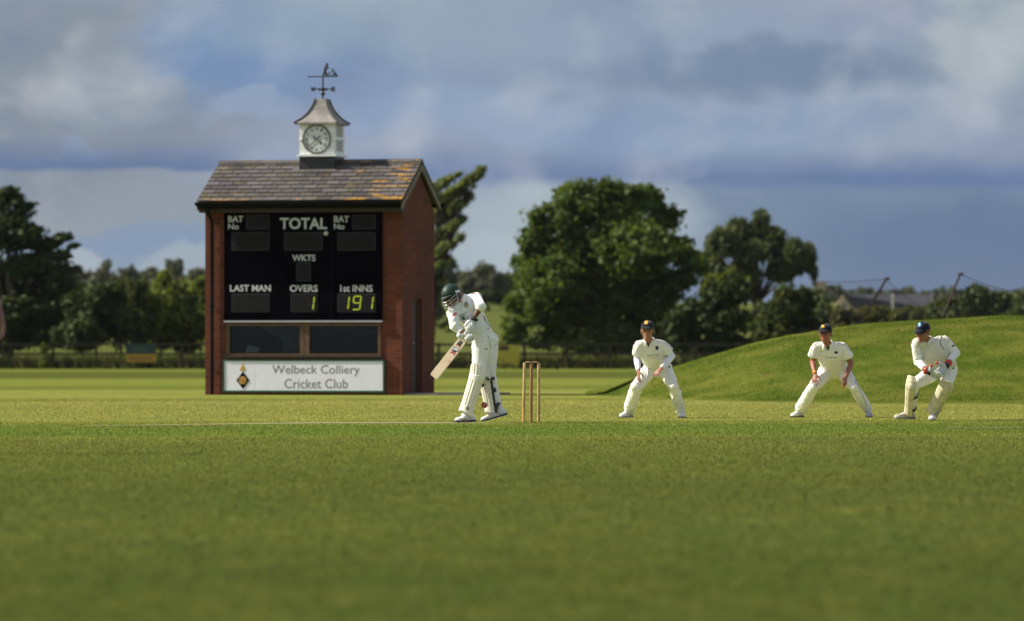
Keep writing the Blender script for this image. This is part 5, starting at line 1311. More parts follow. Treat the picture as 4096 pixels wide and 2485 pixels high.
bm = bmesh.new(); limb(bm, [lerpv(J['neck'], J['head'], .10)-Vector((0, .004, 0)), lerpv(J['neck'], J['head'], .22)], [.066, .060], n=14); f.addbm('red_undershirt', bm, RED)
K = ['shirt']
# cuffs
for q, u in (('L', .34), ('R', .86)):
    e, w = J['el'+q], J['wr'+q]; bm = bmesh.new(); limb(bm, [lerpv(e, w, u-.16), lerpv(e, w, u+.0)], [.058 if q == 'L' else .050, .052 if q == 'L' else .047], n=16, cap=False); f.addbm('cuff', bm, WHITE, shr)
zb = lambda x, y: ((1720+x*.13378-1680)/(400/965), (1110+y*.13378-1100)/(400/965))     # head close-up pixels to figure pixels
zc = lambda x, y: ((1760+x*.14043-1680)/(400/965), (1270+y*.14043-1100)/(400/965))
GRE = simple('green_emblem', (.01, .13, .045), .7, .1, 20); BRG = simple('brown_crest', (.10, .05, .012), .7, .1, 20)
f.disc('crest_ring', *zb(1085, 820), 26, 34, K, PALEP, shr, .002, rot=-.3); f.polyfan('crest_diamond', [zb(1060, 745), zb(1120, 812), zb(1092, 882), zb(1035, 818)], K, BLK, shr, .0035); f.polyfan('crest_centre', [zb(1063, 775), zb(1102, 812), zb(1085, 855), zb(1052, 815)], K, GOLDE, shr, .005)
f.text('lettering', 'AINWORTH', zb(872, 1172), (zb(225, 0)[0]-zb(0, 0)[0], zb(0, -105)[1]-zb(0, 0)[1]), (zb(-12, 0)[0]-zb(0, 0)[0], zb(0, -34)[1]-zb(0, 0)[1]), K, INKC, shr, .015)
cxy = zb(1020, 1240); f.stroke('emblem_ring', [(cxy[0]+34*math.cos(a), cxy[1]+33*math.sin(a)) for a in [2*math.pi*i/22 for i in range(22)]], .006, K, INKC, shr, .0035, closed=True, step=6)
f.polyfan('green_emblem', [zb(945, 1215), zb(965, 1175), zb(1005, 1172), zb(1040, 1190), zb(1068, 1230), zb(1060, 1268), zb(1030, 1262), zb(1000, 1305), zb(985, 1255), zb(945, 1262), zb(975, 1235)], K, GRE, shr, .004)
f.text('lettering', 'ap', zb(665, 1195), (zb(125, 0)[0]-zb(0, 0)[0], zb(0, -32)[1]-zb(0, 0)[1]), (zb(22, 0)[0]-zb(0, 0)[0], zb(0, -115)[1]-zb(0, 0)[1]), K, RED, shr, .03); f.disc('red_dot', *zb(765, 1050), 4, 4, K, RED, shr)
f.polyfan('sleeve_mark', [zb(1300, 480), zb(1330, 440), zb(1365, 445), zb(1345, 490), zb(1310, 522)], K, RED, shr); f.polyfan('sleeve_mark', [zb(1255, 495), zb(1290, 465), zb(1300, 478), zb(1280, 512)], K, INKC, shr)
f.stroke('side_piping', [zc(1250, 0), zc(1285, 90), zc(1330, 160), zc(1390, 230), zc(1405, 290), zc(1380, 325), zc(1330, 335)], .008, K+['trousers'], INKC, shr, .004)
f.stroke('red_side_panel', [zc(1240, -45), zc(1262, 0), zc(1292, 85)], .020, K, RED, shr, .003)
f.stroke('hem', [(545, 560), (600, 556), (660, 535), (700, 512)], .010, K+['trousers'], PADW, shr, .003)
f.stroke('pocket_piping', [zc(1340, 440), zc(1385, 580), zc(1425, 740), zc(1455, 890)], .0045, ['trousers'], INKC, trs, .004)
f.stroke('seat_piping', [zc(1640, 690), zc(1600, 760), zc(1555, 830)], .0045, ['trousers'], INKC, trs, .004)
for a, b_ in (((1268, 915), (1292, 880)), ((1292, 915), (1312, 865)), ((1318, 915), (1332, 885))):
    p, q = zc(*a), zc(*b_); f.polyfan('red_triangle', [p, q, zc(b_[0]+30, 915)], ['trousers'], RED, trs, .004)
# pads
pr = pad(f, z(578, 838, -.10), z(568, 985, -.08), z(452, 1345, -.03), Vector((-.62, -.78, .12)), PADW, r=(.090, .100, .090, .098), arch=.035, ribs=5, strap_t=(.40,))
kp = list(f.surf)[-1]
f.disc('maker_badge', 458, 1287, 19, 19, [kp], BLK, pr, .004); f.disc('badge_ring', 458, 1287, 13, 13, [kp], PADW, pr, .0055); f.disc('badge_centre', 458, 1287, 8, 8, [kp], BLK, pr, .007)
pl = pad(f, z(650, 860, .08), z(652, 985, .09), z(708, 1330, .13), Vector((-.86, -.50, .05)), PADW, r=(.088, .096, .084, .090), arch=.03, ribs=5, strap_t=(.30, .55, .84), edge=True)
for x, y, r_ in ((655, 1005, -.9), (708, 1100, -.15), (755, 1243, -.3)):
    h = f.ray(x, y, [k for k in f.surf if k.startswith('pad')]+['trousers'])
    if h:
        bm = bmesh.new(); c = h[0]-Vector((0, .012, 0)); Rm = Matrix.Rotation(-r_*.6, 3, 'Y'); pts = [c+Rm @ Vector((a, 0, b_)) for a, b_ in ((-.026, -.017), (.022, -.016), (.026, .016), (-.024, .018))]; prism(bm, pts, Vector((0, 0, 0)), Vector((0, .012, 0))); f.addbm('buckle', bm, BUCK, pl, smooth=False)
# shoes
so, t_, u_, s_ = shoe(f, z(532, 1418, .06), z(340, 1424, -.07), mat=SHOEW, sole=SOLE)
for k in range(3):
    bm = bmesh.new(); a = z(395+k*22, 1385+k*2, -.125); b_ = z(430+k*20, 1412, -.125)
    limb(bm, [a, b_], [.0045]*2, n=6); f.addbm('stripe', bm, BLK, so)
bm = bmesh.new(); limb(bm, [z(338, 1416, -.10), z(350, 1408, -.11), z(372, 1420, -.11)], [.010]*3, n=8); f.addbm('toe_cap', bm, BLK, so)
shoe(f, z(836, 1352, .24), z(596, 1421, .10), up=Vector((-.25, 0, 1)), mat=SHOEW, sole=SOLE)
bm = bmesh.new(); limb(bm, [z(745, 1235, .19), z(765, 1325, .19)], [.052, .046], n=14); f.addbm('sock', bm, SLEEVE)
bm = bmesh.new(); limb(bm, [z(478, 1260, -.01), z(462, 1330, -.02), z(430, 1380, -.05)], [.058, .058, .050], n=14); f.addbm('sock', bm, SHOEW)
# helmet
G = lambda x, y, zz_: J['head']+M @ Vector((x, y, zz_)); Mi = M.inverted()
HG = simple('green_helmet', (.007, .034, .020), .55, .1, 10); TI = simple('bare_steel', (.55, .55, .56), .3, .05, 10, metal=.9)
bm = bmesh.new(); blob(bm, G(0, .016, .036), (.102, .122, .112), M, 4)
bmesh.ops.delete(bm, geom=[v for v in bm.verts if (lambda q: q.z < .022-.16*max(0, q.y-.02) or (q.z < .030 and q.y < 0))(Mi @ (v.co-J['head']))], context='VERTS')
hel = f.addbm('helmet', bm, HG); hm = hel.modifiers.new('s', 'SOLIDIFY'); hm.thickness = .006; hm.offset = -1
bm = bmesh.new(); L1, L2 = [], []
for k in range(19):
    a = R(-80+160*k/18); L1.append(bm.verts.new(G(math.sin(a)*.102, .016-math.cos(a)*.121, .034))); L2.append(bm.verts.new(G(math.sin(a)*.108, .012-math.cos(a)*(.124+.040*math.cos(a)), .014)))
for k in range(18): bm.faces.new((L1[k], L1[k+1], L2[k+1], L2[k]))
pk = f.addbm('peak', bm, HG, hel); pm_ = pk.modifiers.new('s', 'SOLIDIFY'); pm_.thickness = .006
bm = bmesh.new()
for zz_, fwd, drop in ((-.034, .150, .004), (-.070, .146, .006), (-.104, .132, .008)):
    limb(bm, [G(math.sin(R(a))*.098, .004-math.cos(R(a))*(fwd-.012*abs(math.sin(R(a)))), zz_+.045*abs(math.sin(R(a)))**3) for a in range(-95, 96, 10)], [.0042]*20, n=8)
for a in (-42, 42): limb(bm, [G(math.sin(R(a))*.098, .004-math.cos(R(a))*fw_, q) for q, fw_ in ((-.022, .147), (-.05, .147), (-.085, .141), (-.114, .130))], [.0038]*4, n=8)
for a in (-92, 92): limb(bm, [G(math.sin(R(a))*.100, .006, .03), G(math.sin(R(a))*.100, 0, -.03), G(math.sin(R(a))*.095, -.02, -.08)], [.004]*3, n=8)
f.addbm('grille', bm, TI, hel)
for sx in (-1, 1):
    bm = bmesh.new(); limb(bm, [G(sx*.100, .030, .03), G(sx*.102, .034, -.02), G(sx*.096, .030, -.062)], [(.030, .008), (.030, .009), (.022, .007)], side=(M @ Vector((0, 1, 0))), n=12); f.addbm('ear_guard', bm, simple('dark_ear_guard', (.03, .03, .032), .5, .1, 20), hel)
    bm = bmesh.new(); limb(bm, [G(sx*.108, -.01, .040), G(sx*.108, .05, .038)], [(.016, .007)]*2, side=(M @ Vector((0, 0, 1))), n=10); f.addbm('grille_bracket', bm, TI, hel)
bm = bmesh.new(); limb(bm, [G(-.06, .01, -.06), G(-.035, -.04, -.105), G(0, -.06, -.118), G(.035, -.04, -.105), G(.06, .01, -.06)], [.006]*5, n=8); f.addbm('chin_strap', bm, BLK, hel)
# gloves: sausage fingers over padded blocks
def zc3(x, y, d): a = zc(x, y); return z(a[0], a[1], d)
def glove(name, plates, fingers, d0, mat):
    bm = bmesh.new()
    for pts, rr in plates: limb(bm, [zc3(x, y, d0+d) for x, y, d in pts], rr, side=Vector((1, 0, .3)), n=12)
    for pts, r_ in fingers:
        V = [zc3(x, y, d0+d) for x, y, d in pts]; P3, R3 = [], []
        for a, b_ in zip(V, V[1:]):
            for u, k in ((.02, .78), (.25, 1), (.75, 1), (.98, .78)): P3.append(lerpv(a, b_, u)); R3.append(r_*k)
        limb(bm, P3, R3, n=10)
    me = fuse(bm, .0042, 1); return f.add(name, me, mat, key=name+str(len(f.surf)))
GLB = simple('white_batting_glove', (.66, .68, .68), .55, .1, 30, bmp=.1)
g1 = glove('batting_glove', [([(900, 70, .0), (830, 170, -.02), (770, 270, -.02)], [(.036, .026), (.044, .026), (.042, .024)]), ([(950, 150, .02), (900, 260, .01), (860, 330, .02)], [.03, .036, .034])],
    [([(735, 290, -.03), (800, 370, -.05), (880, 430, -.045), (955, 480, -.02)], .0135), ([(790, 250, -.045), (860, 320, -.06), (930, 380, -.05), (985, 440, -.02)], .0135), ([(850, 210, -.05), (920, 280, -.06), (970, 330, -.05), (1015, 390, -.02)], .0130), ([(905, 165, -.045), (955, 230, -.05), (1000, 270, -.04), (1045, 325, -.015)], .0120), ([(950, 110, .02), (1010, 170, .03), (1030, 240, .02)], .017)], -.215, GLB)
kg = list(f.surf)[-1]
for pts in ([(745, 215), (760, 175), (835, 110), (880, 70)], [(745, 215), (790, 240), (845, 230), (880, 190)], [(700, 190), (740, 225), (745, 250)]): f.stroke('glove_seam', [zc(*p) for p in pts], .0045, [kg], INKC, g1, .002, step=4)
bm = bmesh.new(); limb(bm, [zc3(905, 40, -.23), zc3(1040, 75, -.20)], [(.018, .034)]*2, side=Vector((0, 0, 1)), n=12); f.addbm('wrist_band', bm, STRAP, g1)
g2 = glove('batting_glove', [([(600, 530, 0), (680, 480, -.01), (740, 470, -.02)], [(.030, .03), (.034, .028), (.034, .026)]), ([(800, 540, .01), (880, 570, .02)], [.034, .034])],
    [([(725, 570, -.03), (750, 640, -.05), (800, 700, -.035), (830, 725, -.01)], .0145), ([(760, 500, -.035), (800, 580, -.06), (850, 660, -.045), (880, 690, -.01)], .0145), ([(815, 480, -.035), (860, 550, -.06), (905, 630, -.045), (935, 660, -.01)], .0140), ([(870, 480, -.03), (920, 530, -.05), (955, 590, -.04), (975, 620, -.01)], .0130), ([(690, 430, -.02), (760, 410, -.03), (800, 440, -.03)], .015)], -.205, GLB)
kg = list(f.surf)[-1]
for pts in ([(640, 470), (690, 420), (760, 400)], [(755, 575), (790, 640), (820, 710)], [(800, 500), (850, 600), (880, 690)], [(850, 490), (905, 560), (945, 640)]): f.stroke('glove_seam', [zc(*p) for p in pts], .004, [kg], INKC, g2, .002, step=4)
bm = bmesh.new(); limb(bm, [zc3(560, 500, -.20), zc3(600, 560, -.19)], [(.040, .040)]*2, n=14); f.addbm('wrist_band', bm, GLB, g2)
bm = bmesh.new(); limb(bm, [lerpv(J['elR'], J['wrR'], .86), lerpv(J['elR'], J['wrR'], .97)], [.037, .037], n=14); f.addbm('orange_sweatband', bm, simple('orange_band', (.55, .16, .06), .8, .1, 20))
# bat
toe, sho = z(131, 988, -.24), z(401, 646, -.215); bx = empty('cricket_bat', toe, label='pale willow cricket bat with a black and red label held low by the batsman', cat='bat')
axd = (toe-sho).normalized(); nf = Vector((-.50, -.84, -.20)); nf = (nf-axd*nf.dot(axd)).normalized(); wv = axd.cross(nf).normalized(); Lb = (toe-sho).length
wm_, t, b = new_mat('willow')
pos = t.new('ShaderNodeTexCoord').outputs['Object']
c = t.mix(t.map(t.noise(pos, 9, 3), .3, .7), (.66, .50, .33), (.74, .60, .43)); c = t.mix(t.map(t.noise(pos, 30, 2), .63, .72, 0, .5), c, (.45, .10, .10))
t.l.new(c, b.inputs['Base Color']); b.inputs['Roughness'].default_value = .45
bm = bmesh.new(); rings = []
for u, w, tf, tb in ((-.075, .017, .016, .016), (-.05, .020, .017, .018), (-.028, .034, .017, .020), (-.012, .047, .016, .022), (0, .052, .016, .024), (.08, .054, .015, .030), (.3, .054, .014, .042), (.45, .054, .014, .040), (Lb-.03, .054, .013, .022), (Lb-.012, .051, .012, .018), (Lb-.003, .044, .010, .014), (Lb, .034, .007, .010)):
    c_ = sho+axd*u; rings.append([bm.verts.new(c_+wv*w*x+nf*y) for x, y in ((-1, -tb*.15), (-1, tf*.85), (-.97, tf), (0, tf), (.97, tf), (1, tf*.85), (1, -tb*.15), (.55, -tb*.6), (0, -tb), (-.55, -tb*.6))])
for A, B in zip(rings, rings[1:]):
    for k in range(10): bm.faces.new((A[k], A[(k+1) % 10], B[(k+1) % 10], B[k]))
bm.faces.new(rings[0][::-1]); bm.faces.new(rings[-1]); 
class _B: pass
fb = f; old = f.root; f.root = bx
blade = f.addbm('blade', bm, wm_, bx, smooth=False, key='bat')
bm = bmesh.new(); hend = zc3(985, 240, -.165); limb(bm, [sho-axd*.05, lerpv(sho, hend, .5), hend], [.0175, .0165, .0165], n=14); f.addbm('handle', bm, GLW, bx)
KB = ['bat']
f.polyfan('label', [zc(570, 645), zc(660, 700), zc(562, 850), zc(460, 785)], KB, BLK, bx, .0015); f.polyfan('label', [zc(385, 850), zc(530, 885), zc(425, 1030), zc(330, 965)], KB, BLK, bx, .0015)
f.stroke('red_chevron', [zc(460, 775), zc(520, 790), zc(570, 865)], .009, KB, RED, bx, .003, step=6); f.stroke('white_chevron', [zc(452, 785), zc(515, 802), zc(562, 876)], .003, KB, GLW, bx, .0035, step=6)
f.polyfan('red_chevron', [zc(280, 1000), zc(300, 975), zc(385, 985), zc(430, 1042), zc(400, 1088), zc(365, 1025)], KB, RED, bx, .003); f.stroke('white_chevron', [zc(298, 968), zc(390, 978), zc(436, 1035)], .003, KB, GLW, bx, .0035, step=6)
dv = lambda x, y: (zc(x, y)[0]-zc(0, 0)[0], zc(x, y)[1]-zc(0, 0)[1])
f.text('lettering_outline', 'GM', zc(330, 900), dv(172, 92), dv(54, -100), KB, BLK, bx, .10, .003); f.text('lettering', 'GM', zc(340, 896), dv(154, 84), dv(46, -84), KB, GLW, bx, .045, .0045)
f.text('lettering', 'B.M', zc(532, 708), dv(60, 30), dv(10, -18), KB, GLW, bx, .0, .003)
f.root = old
BATF = f

# ball in flight
bc = z(620, 1257, -.12); bl_ = empty('cricket_ball', bc, label='red leather cricket ball in the air by the batsman\'s rear pad', cat='ball')
BALL = simple('red_leather', (.27, .018, .018), .35, .2, 25)
bm = bmesh.new(); bmesh.ops.create_uvsphere(bm, u_segments=32, v_segments=20, radius=.0365); obj('leather', bm, BALL, bl_, smooth=True)
bm = bmesh.new()
for k in (-.006, 0, .006):
    rr = math.sqrt(.0365**2-k*k); limb(bm, [Matrix.Rotation(R(28), 3, 'Y') @ Vector((k, rr*math.cos(a), rr*math.sin(a))) for a in [2*math.pi*i/40 for i in range(41)]], [.0012]*41, n=5, cap=False)
obj('seam', bm, simple('seam_thread', (.60, .42, .32)), bl_)

# stumps and bails
STW = simple('stump_ash', (.50, .31, .12), .45, .2, 7); STD = simple('stump_ash_dark', (.29, .15, .055), .45, .2, 7)
YS = 60.5; ss = F/YS
def sp(x, y, d=0): return P(2040+x*.20067, 1420+y*.20067, YS+d)
SX = []
for i, (tx, bx_, lab, mt, d) in enumerate(((291, 268, 'pale wooden stump of the wicket, the one nearest the batsman', STW, -.03), (428, 421, 'darker wooden stump standing in the middle of the wicket', STD, 0), (574, 572, 'pale wooden stump of the wicket, the one farthest from the batsman', STW, .03))):
    a = sp(bx_, 1340, d); a.z = -.02; b_ = sp(tx, 146, d); b_.z = .711; SX.append(b_)
    r_ = .0182; ax_ = (b_-a).normalized(); bm = bmesh.new()
    limb(bm, [a, a+ax_*.02, lerpv(a, b_, .5), b_-ax_*.012, b_-ax_*.004, b_], [r_*.9, r_, r_, r_, r_*.88, r_*.55], n=16, cap=False)
    o = obj('stump', bm, mt, smooth=True); tag(o, lab, 'stump', 'stumps of the wicket')
for i, (a, b_, lab) in enumerate(((SX[0], SX[1], 'turned wooden bail on top of the stump nearest the batsman and the middle stump'), (SX[1], SX[2], 'turned wooden bail on top of the middle stump and the stump farthest from the batsman'))):
    bm = bmesh.new(); L = b_-a; up = Vector((0, 0, .0075)); prof = [(.06, .004), (.2, .0045), (.24, .008), (.30, .0095), (.36, .008), (.40, .0095), (.46, .0085), (.52, .0098), (.58, .0085), (.64, .0098), (.70, .008), (.76, .0095), (.80, .006), (.84, .0045), (.95, .004)]
    limb(bm, [a+L*u+up for u, _ in prof], [r_ for _, r_ in prof], n=10); o = obj('bail', bm, simple('bail_wood', (.55, .34, .16), .4, .1, 9), smooth=True); tag(o, lab, 'bail', 'bails on the wicket')

# ================================================================ slip with white arm sleeves
def fielder_extra(f, J, M, shr_, emb, keys=('shirt',)):
    pass
f = Fig(2400, 1240, 400/1300, 1671.5, 'person', 'person crouching at slip in cream whites, navy cap and long white arm sleeves', 2580); z = f.z
J = {}
J['hipL'] = z(836, 770, .08); J['hipR'] = z(668, 770, .06); J['knL'] = f.reach(J['hipL'], 958, 1000, .44, -1); J['anL'] = f.reach(J['knL'], 1050, 1335, .44, 1); J['knR'] = f.reach(J['hipR'], 470, 1000, .44, -1); J['anR'] = f.reach(J['knR'], 372, 1330, .44, 1)
J['chest'] = z(660, 520, -.20); J['neck'] = z(638, 405, -.27); J['head'] = z(618, 272, -.35); J['shL'] = z(800, 452, -.20); J['shR'] = z(500, 458, -.26)
J['elL'] = z(940, 600, -.16); J['wrL'] = z(800, 755, -.36); J['elR'] = z(482, 640, -.20); J['wrR'] = z(500, 785, -.42)
J['face'] = Vector((-.12, -.98, .03)); J['ftL'] = Vector((.2, -.95, 0)); J['ftR'] = Vector((-.8, -.5, 0))
hsp = {'L': dict(tip_dir=z(705, 850, -.44)-J['wrL'], palm_n=Vector((-.3, -.2, -.9)), thumb_side=Vector((-.6, 0, .8)), curl=.30, spread=.25), 'R': dict(tip_dir=z(505, 950, -.46)-J['wrR'], palm_n=Vector((.8, .35, 0)), thumb_side=Vector((.3, -.9, 0)), curl=.25, spread=.22)}
body, M = build_body(f, J, SK_FAIR, handspec=hsp, head_up=Vector((0, -.15, 1)))
face_parts(f, J['head'], M)
c_ = cap(f, J['head'], M); f.polyfan('emblem', [(582, 150), (600, 140), (622, 146), (626, 172), (610, 184), (588, 182), (578, 168)], ['cap'], GOLDE, c_); f.stroke('emblem', [(570, 188), (600, 186), (625, 184)], .004, ['cap'], GOLDE, c_)
rad = {'L': (.098, .092, .076, .064, .074, .076, .056), 'R': (.098, .094, .082, .076, .084, .082, .068)}
trs = trousers(f, J, CREAM, rad, hem=.04, seed=11, amp=.009)
shr = shirt(f, J, CREAM, sleeve=.70, rs=(.066, .072, .072), belly=(.146, .110), chestr=(.166, .118), seed=12, low=.12, amp=.007)
collar(f, J['neck'], J['neck']-J['chest']+Vector((0, 0, .08)), Vector((-.1, -1, 0)), CREAM, shr, r=.066, h=.035, drop=.055)
for q in 'LR':
    e, w, sh = J['el'+q], J['wr'+q], J['sh'+q]; bm = bmesh.new(); limb(bm, [lerpv(sh, e, .45), lerpv(sh, e, .8), e, lerpv(e, w, .3), lerpv(e, w, .96)], [.050, .046, .043, .044, .031], n=16); f.add('arm_sleeve', fuse(bm, .006, 2), SLEEVE)
f.polyfan('placket', [(600, 415), (650, 430), (632, 488), (618, 455)], ['shirt', 'body'], INKC, shr, .004)
f.stroke('piping', [(715, 345), (770, 370), (850, 430), (920, 500), (965, 545)], .006, ['shirt'], GREY, shr); f.stroke('piping', [(560, 372), (500, 400), (450, 450), (436, 520), (440, 590)], .006, ['shirt'], GREY, shr)
f.disc('badge', 740, 492, 22, 24, ['shirt'], INKC, shr); f.stroke('badge_scroll', [(718, 520), (762, 518)], .006, ['shirt'], INKC, shr)
for a, b_, y in ((612, 655, 588), (665, 700, 586), (708, 775, 580)): f.stroke('faint_print', [(a, y), ((a+b_)/2, y+10), (b_, y)], .016, ['shirt'], PALEP, shr)
f.stroke('faint_print', [(650, 620), (700, 624), (760, 612)], .005, ['shirt'], PALEP, shr)
f.disc('hip_mark', 900, 742, 16, 9, ['trousers'], INKC, trs); f.stroke('side_panel', [(845, 590), (860, 640)], .014, ['shirt'], INKC, shr)
a = J['anL']; shoe(f, z(1046, 1392, a.y-f.Y+.06), z(1070, 1408, a.y-f.Y-.20), mat=SHOEW, sole=SOLEG); a = J['anR']; shoe(f, z(412, 1396, a.y-f.Y+.04), z(268, 1404, a.y-f.Y-.14), mat=SHOEW, sole=SOLEG)

# ================================================================ second slip, bare arms
f = Fig(3100, 1260, 460/1563, 1670.5, 'person', 'person crouching with hands on knees in cream short sleeves, navy cap and orange wristband', 3320); z = f.z
J = {}
J['hipL'] = z(905, 755, .08); J['hipR'] = z(722, 755, .08); J['knL'] = f.reach(J['hipL'], 1075, 985, .45, -1); J['anL'] = f.reach(J['knL'], 1272, 1300, .45, 1); J['knR'] = f.reach(J['hipR'], 520, 985, .45, -1); J['anR'] = f.reach(J['knR'], 345, 1290, .45, 1)
J['chest'] = z(745, 510, -.20); J['neck'] = z(712, 395, -.28); J['head'] = z(684, 258, -.36); J['shL'] = z(915, 440, -.20); J['shR'] = z(552, 440, -.26)
J['elL'] = z(1040, 655, -.14); J['wrL'] = z(965, 835, -.36); J['elR'] = z(512, 640, -.20); J['wrR'] = z(545, 800, -.38)
J['face'] = Vector((-.32, -.94, .0)); J['ftL'] = Vector((.2, -.95, 0)); J['ftR'] = Vector((-.8, -.5, 0))
hsp = {'L': dict(tip_dir=z(945, 1000, -.42)-J['wrL'], palm_n=Vector((-.7, .5, -.1)), thumb_side=Vector((-.8, -.5, 0)), curl=.45, spread=.2), 'R': dict(tip_dir=z(535, 975, -.46)-J['wrR'], palm_n=Vector((.5, .8, 0)), thumb_side=Vector((.9, -.3, 0)), curl=.22, spread=.3)}
body, M = build_body(f, J, SK_RUD, handspec=hsp, head_up=Vector((-.05, -.15, 1)))
face_parts(f, J['head'], M, hair=HAIRB)
c_ = cap(f, J['head'], M); f.polyfan('emblem', [(632, 138), (650, 124), (670, 134), (672, 158), (655, 172), (632, 166)], ['cap'], GOLDE, c_); f.stroke('emblem', [(618, 178), (648, 176), (678, 168)], .004, ['cap'], GOLDE, c_)
rad = {'L': (.102, .094, .076, .068, .070, .070, .064), 'R': (.102, .096, .080, .074, .080, .086, .080)}
trs = trousers(f, J, CREAM, rad, hem=.02, seed=21, amp=.008)
shr = shirt(f, J, CREAM, sleeve=.66, rs=(.068, .076, .078), belly=(.165, .126), chestr=(.180, .128), seed=22, low=.12, amp=.007)
collar(f, J['neck'], J['neck']-J['chest']+Vector((0, 0, .08)), Vector((-.15, -1, 0)), CREAM, shr, r=.068, h=.035, drop=.06)
f.polyfan('placket', [(692, 430), (745, 432), (722, 492), (705, 460)], ['shirt', 'body'], INKC, shr, .004)
f.stroke('piping', [(805, 355), (880, 380), (960, 420), (1030, 490), (1090, 560)], .006, ['shirt'], GREY, shr); f.stroke('piping', [(625, 360), (560, 390), (505, 430), (485, 500), (480, 580)], .006, ['shirt'], GREY, shr)
f.disc('badge', 830, 512, 24, 20, ['shirt'], INKC, shr)
for a, b_, y in ((685, 725, 570), (735, 775, 576), (785, 850, 572)): f.stroke('faint_print', [(a, y), ((a+b_)/2, y+12), (b_, y)], .014, ['shirt'], PALEP, shr)
f.stroke('trouser_stripe', [(1062, 720), (1080, 830), (1100, 920), (1160, 1030), (1210, 1140), (1250, 1230)], .008, ['trousers'], GREY, trs); f.disc('hip_mark', 985, 640, 12, 20, ['shirt', 'trousers'], INKC, trs)
e, w = J['elR'], J['wrR']; bm = bmesh.new(); limb(bm, [lerpv(e, w, .88), lerpv(e, w, 1.0)], [.031, .030], n=14, cap=False); f.addbm('wristband', bm, simple('orange_rubber', (.72, .28, .01), .5, .05, 20))
a = J['anL']; shoe(f, z(1268, 1378, a.y-f.Y+.06), z(1284, 1398, a.y-f.Y-.20), mat=simple('grey_white_shoe', (.36, .37, .40), .5, .25, 16), sole=SOLEG); a = J['anR']; shoe(f, z(372, 1392, a.y-f.Y+.04), z(226, 1398, a.y-f.Y-.12), mat=SHOEW, sole=BLK)

# ================================================================ wicketkeeper
f = Fig(3540, 1250, 400/1300, 1681, 'person', 'person keeping wicket in cream sweater vest, cream leg pads and red cuffed gloves', 3700); z = f.z
J = {}
J['hipL'] = z(838, 745, .08); J['hipR'] = z(690, 755, .04); J['knL'] = f.reach(J['hipL'], 795, 955, .43, -1); J['anL'] = f.reach(J['knL'], 612, 1305, .44, 1); J['knR'] = f.reach(J['hipR'], 372, 945, .44, -1); J['anR'] = f.reach(J['knR'], 335, 1300, .44, 1)
J['chest'] = z(620, 480, -.18); J['neck'] = z(545, 365, -.24); J['head'] = z(492, 258, -.32); J['shL'] = z(778, 385, -.12); J['shR'] = z(412, 415, -.26)
J['elL'] = z(922, 530, -.14); J['wrL'] = z(830, 650, -.34); J['elR'] = z(432, 640, -.24); J['wrR'] = z(528, 742, -.42)
J['face'] = Vector((-.55, -.80, -.22)); J['ftL'] = Vector((0, -1, 0)); J['ftR'] = Vector((-.95, -.2, 0))
body, M = build_body(f, J, SK_RUD, head_up=Vector((-.1, -.2, 1)))
face_parts(f, J['head'], M, hair=HAIRB)
c_ = cap(f, J['head'], M, mat=cloth('dark_blue_cap', (.005, .008, .021))); f.polyfan('emblem', [(434, 145), (450, 134), (466, 146), (464, 168), (448, 178), (432, 166)], ['cap'], BLUEE, c_); f.stroke('emblem', [(422, 184), (446, 184), (468, 178)], .005, ['cap'], BLUEE, c_)
trs = trousers(f, J, CREAM, (.104, .096, .082, .070, .066, .062, .056), hem=.07, seed=31, amp=.007)
shr = shirt(f, J, CREAM, sleeve=1, rs=(.068, .066, .060), sleeve2=.90, belly=(.160, .120), chestr=(.182, .128), seed=32, low=.12, rw=.045, amp=.008)
vst = shirt(f, J, SWEAT, sleeve=0, belly=(.180, .140), chestr=(.196, .142), seed=33, low=.06, amp=.008, name='sweater_vest', key='vest', shr=.080)
f.stroke('armhole_piping', [(760, 290), (728, 320), (715, 370), (728, 430), (765, 485)], .008, ['vest', 'shirt'], INKC, vst, .004); f.stroke('armhole_piping', [(430, 330), (438, 380), (450, 440), (480, 540)], .005, ['vest', 'shirt'], GREY, vst, .004)
f.stroke('vest_seam', [(440, 400), (445, 440), (470, 500), (500, 560), (520, 600)], .006, ['vest'], CREAM, vst, .004); f.stroke('sleeve_mark', [(872, 440), (898, 430)], .022, ['shirt'], INKC, shr); f.disc('hip_mark', 888, 728, 14, 10, ['trousers', 'vest'], INKC, trs)
collar(f, J['neck'], J['neck']-J['chest']+Vector((0, 0, .06)), Vector((-.5, -.85, 0)), CREAM, shr, r=.066, h=.030, drop=.03)
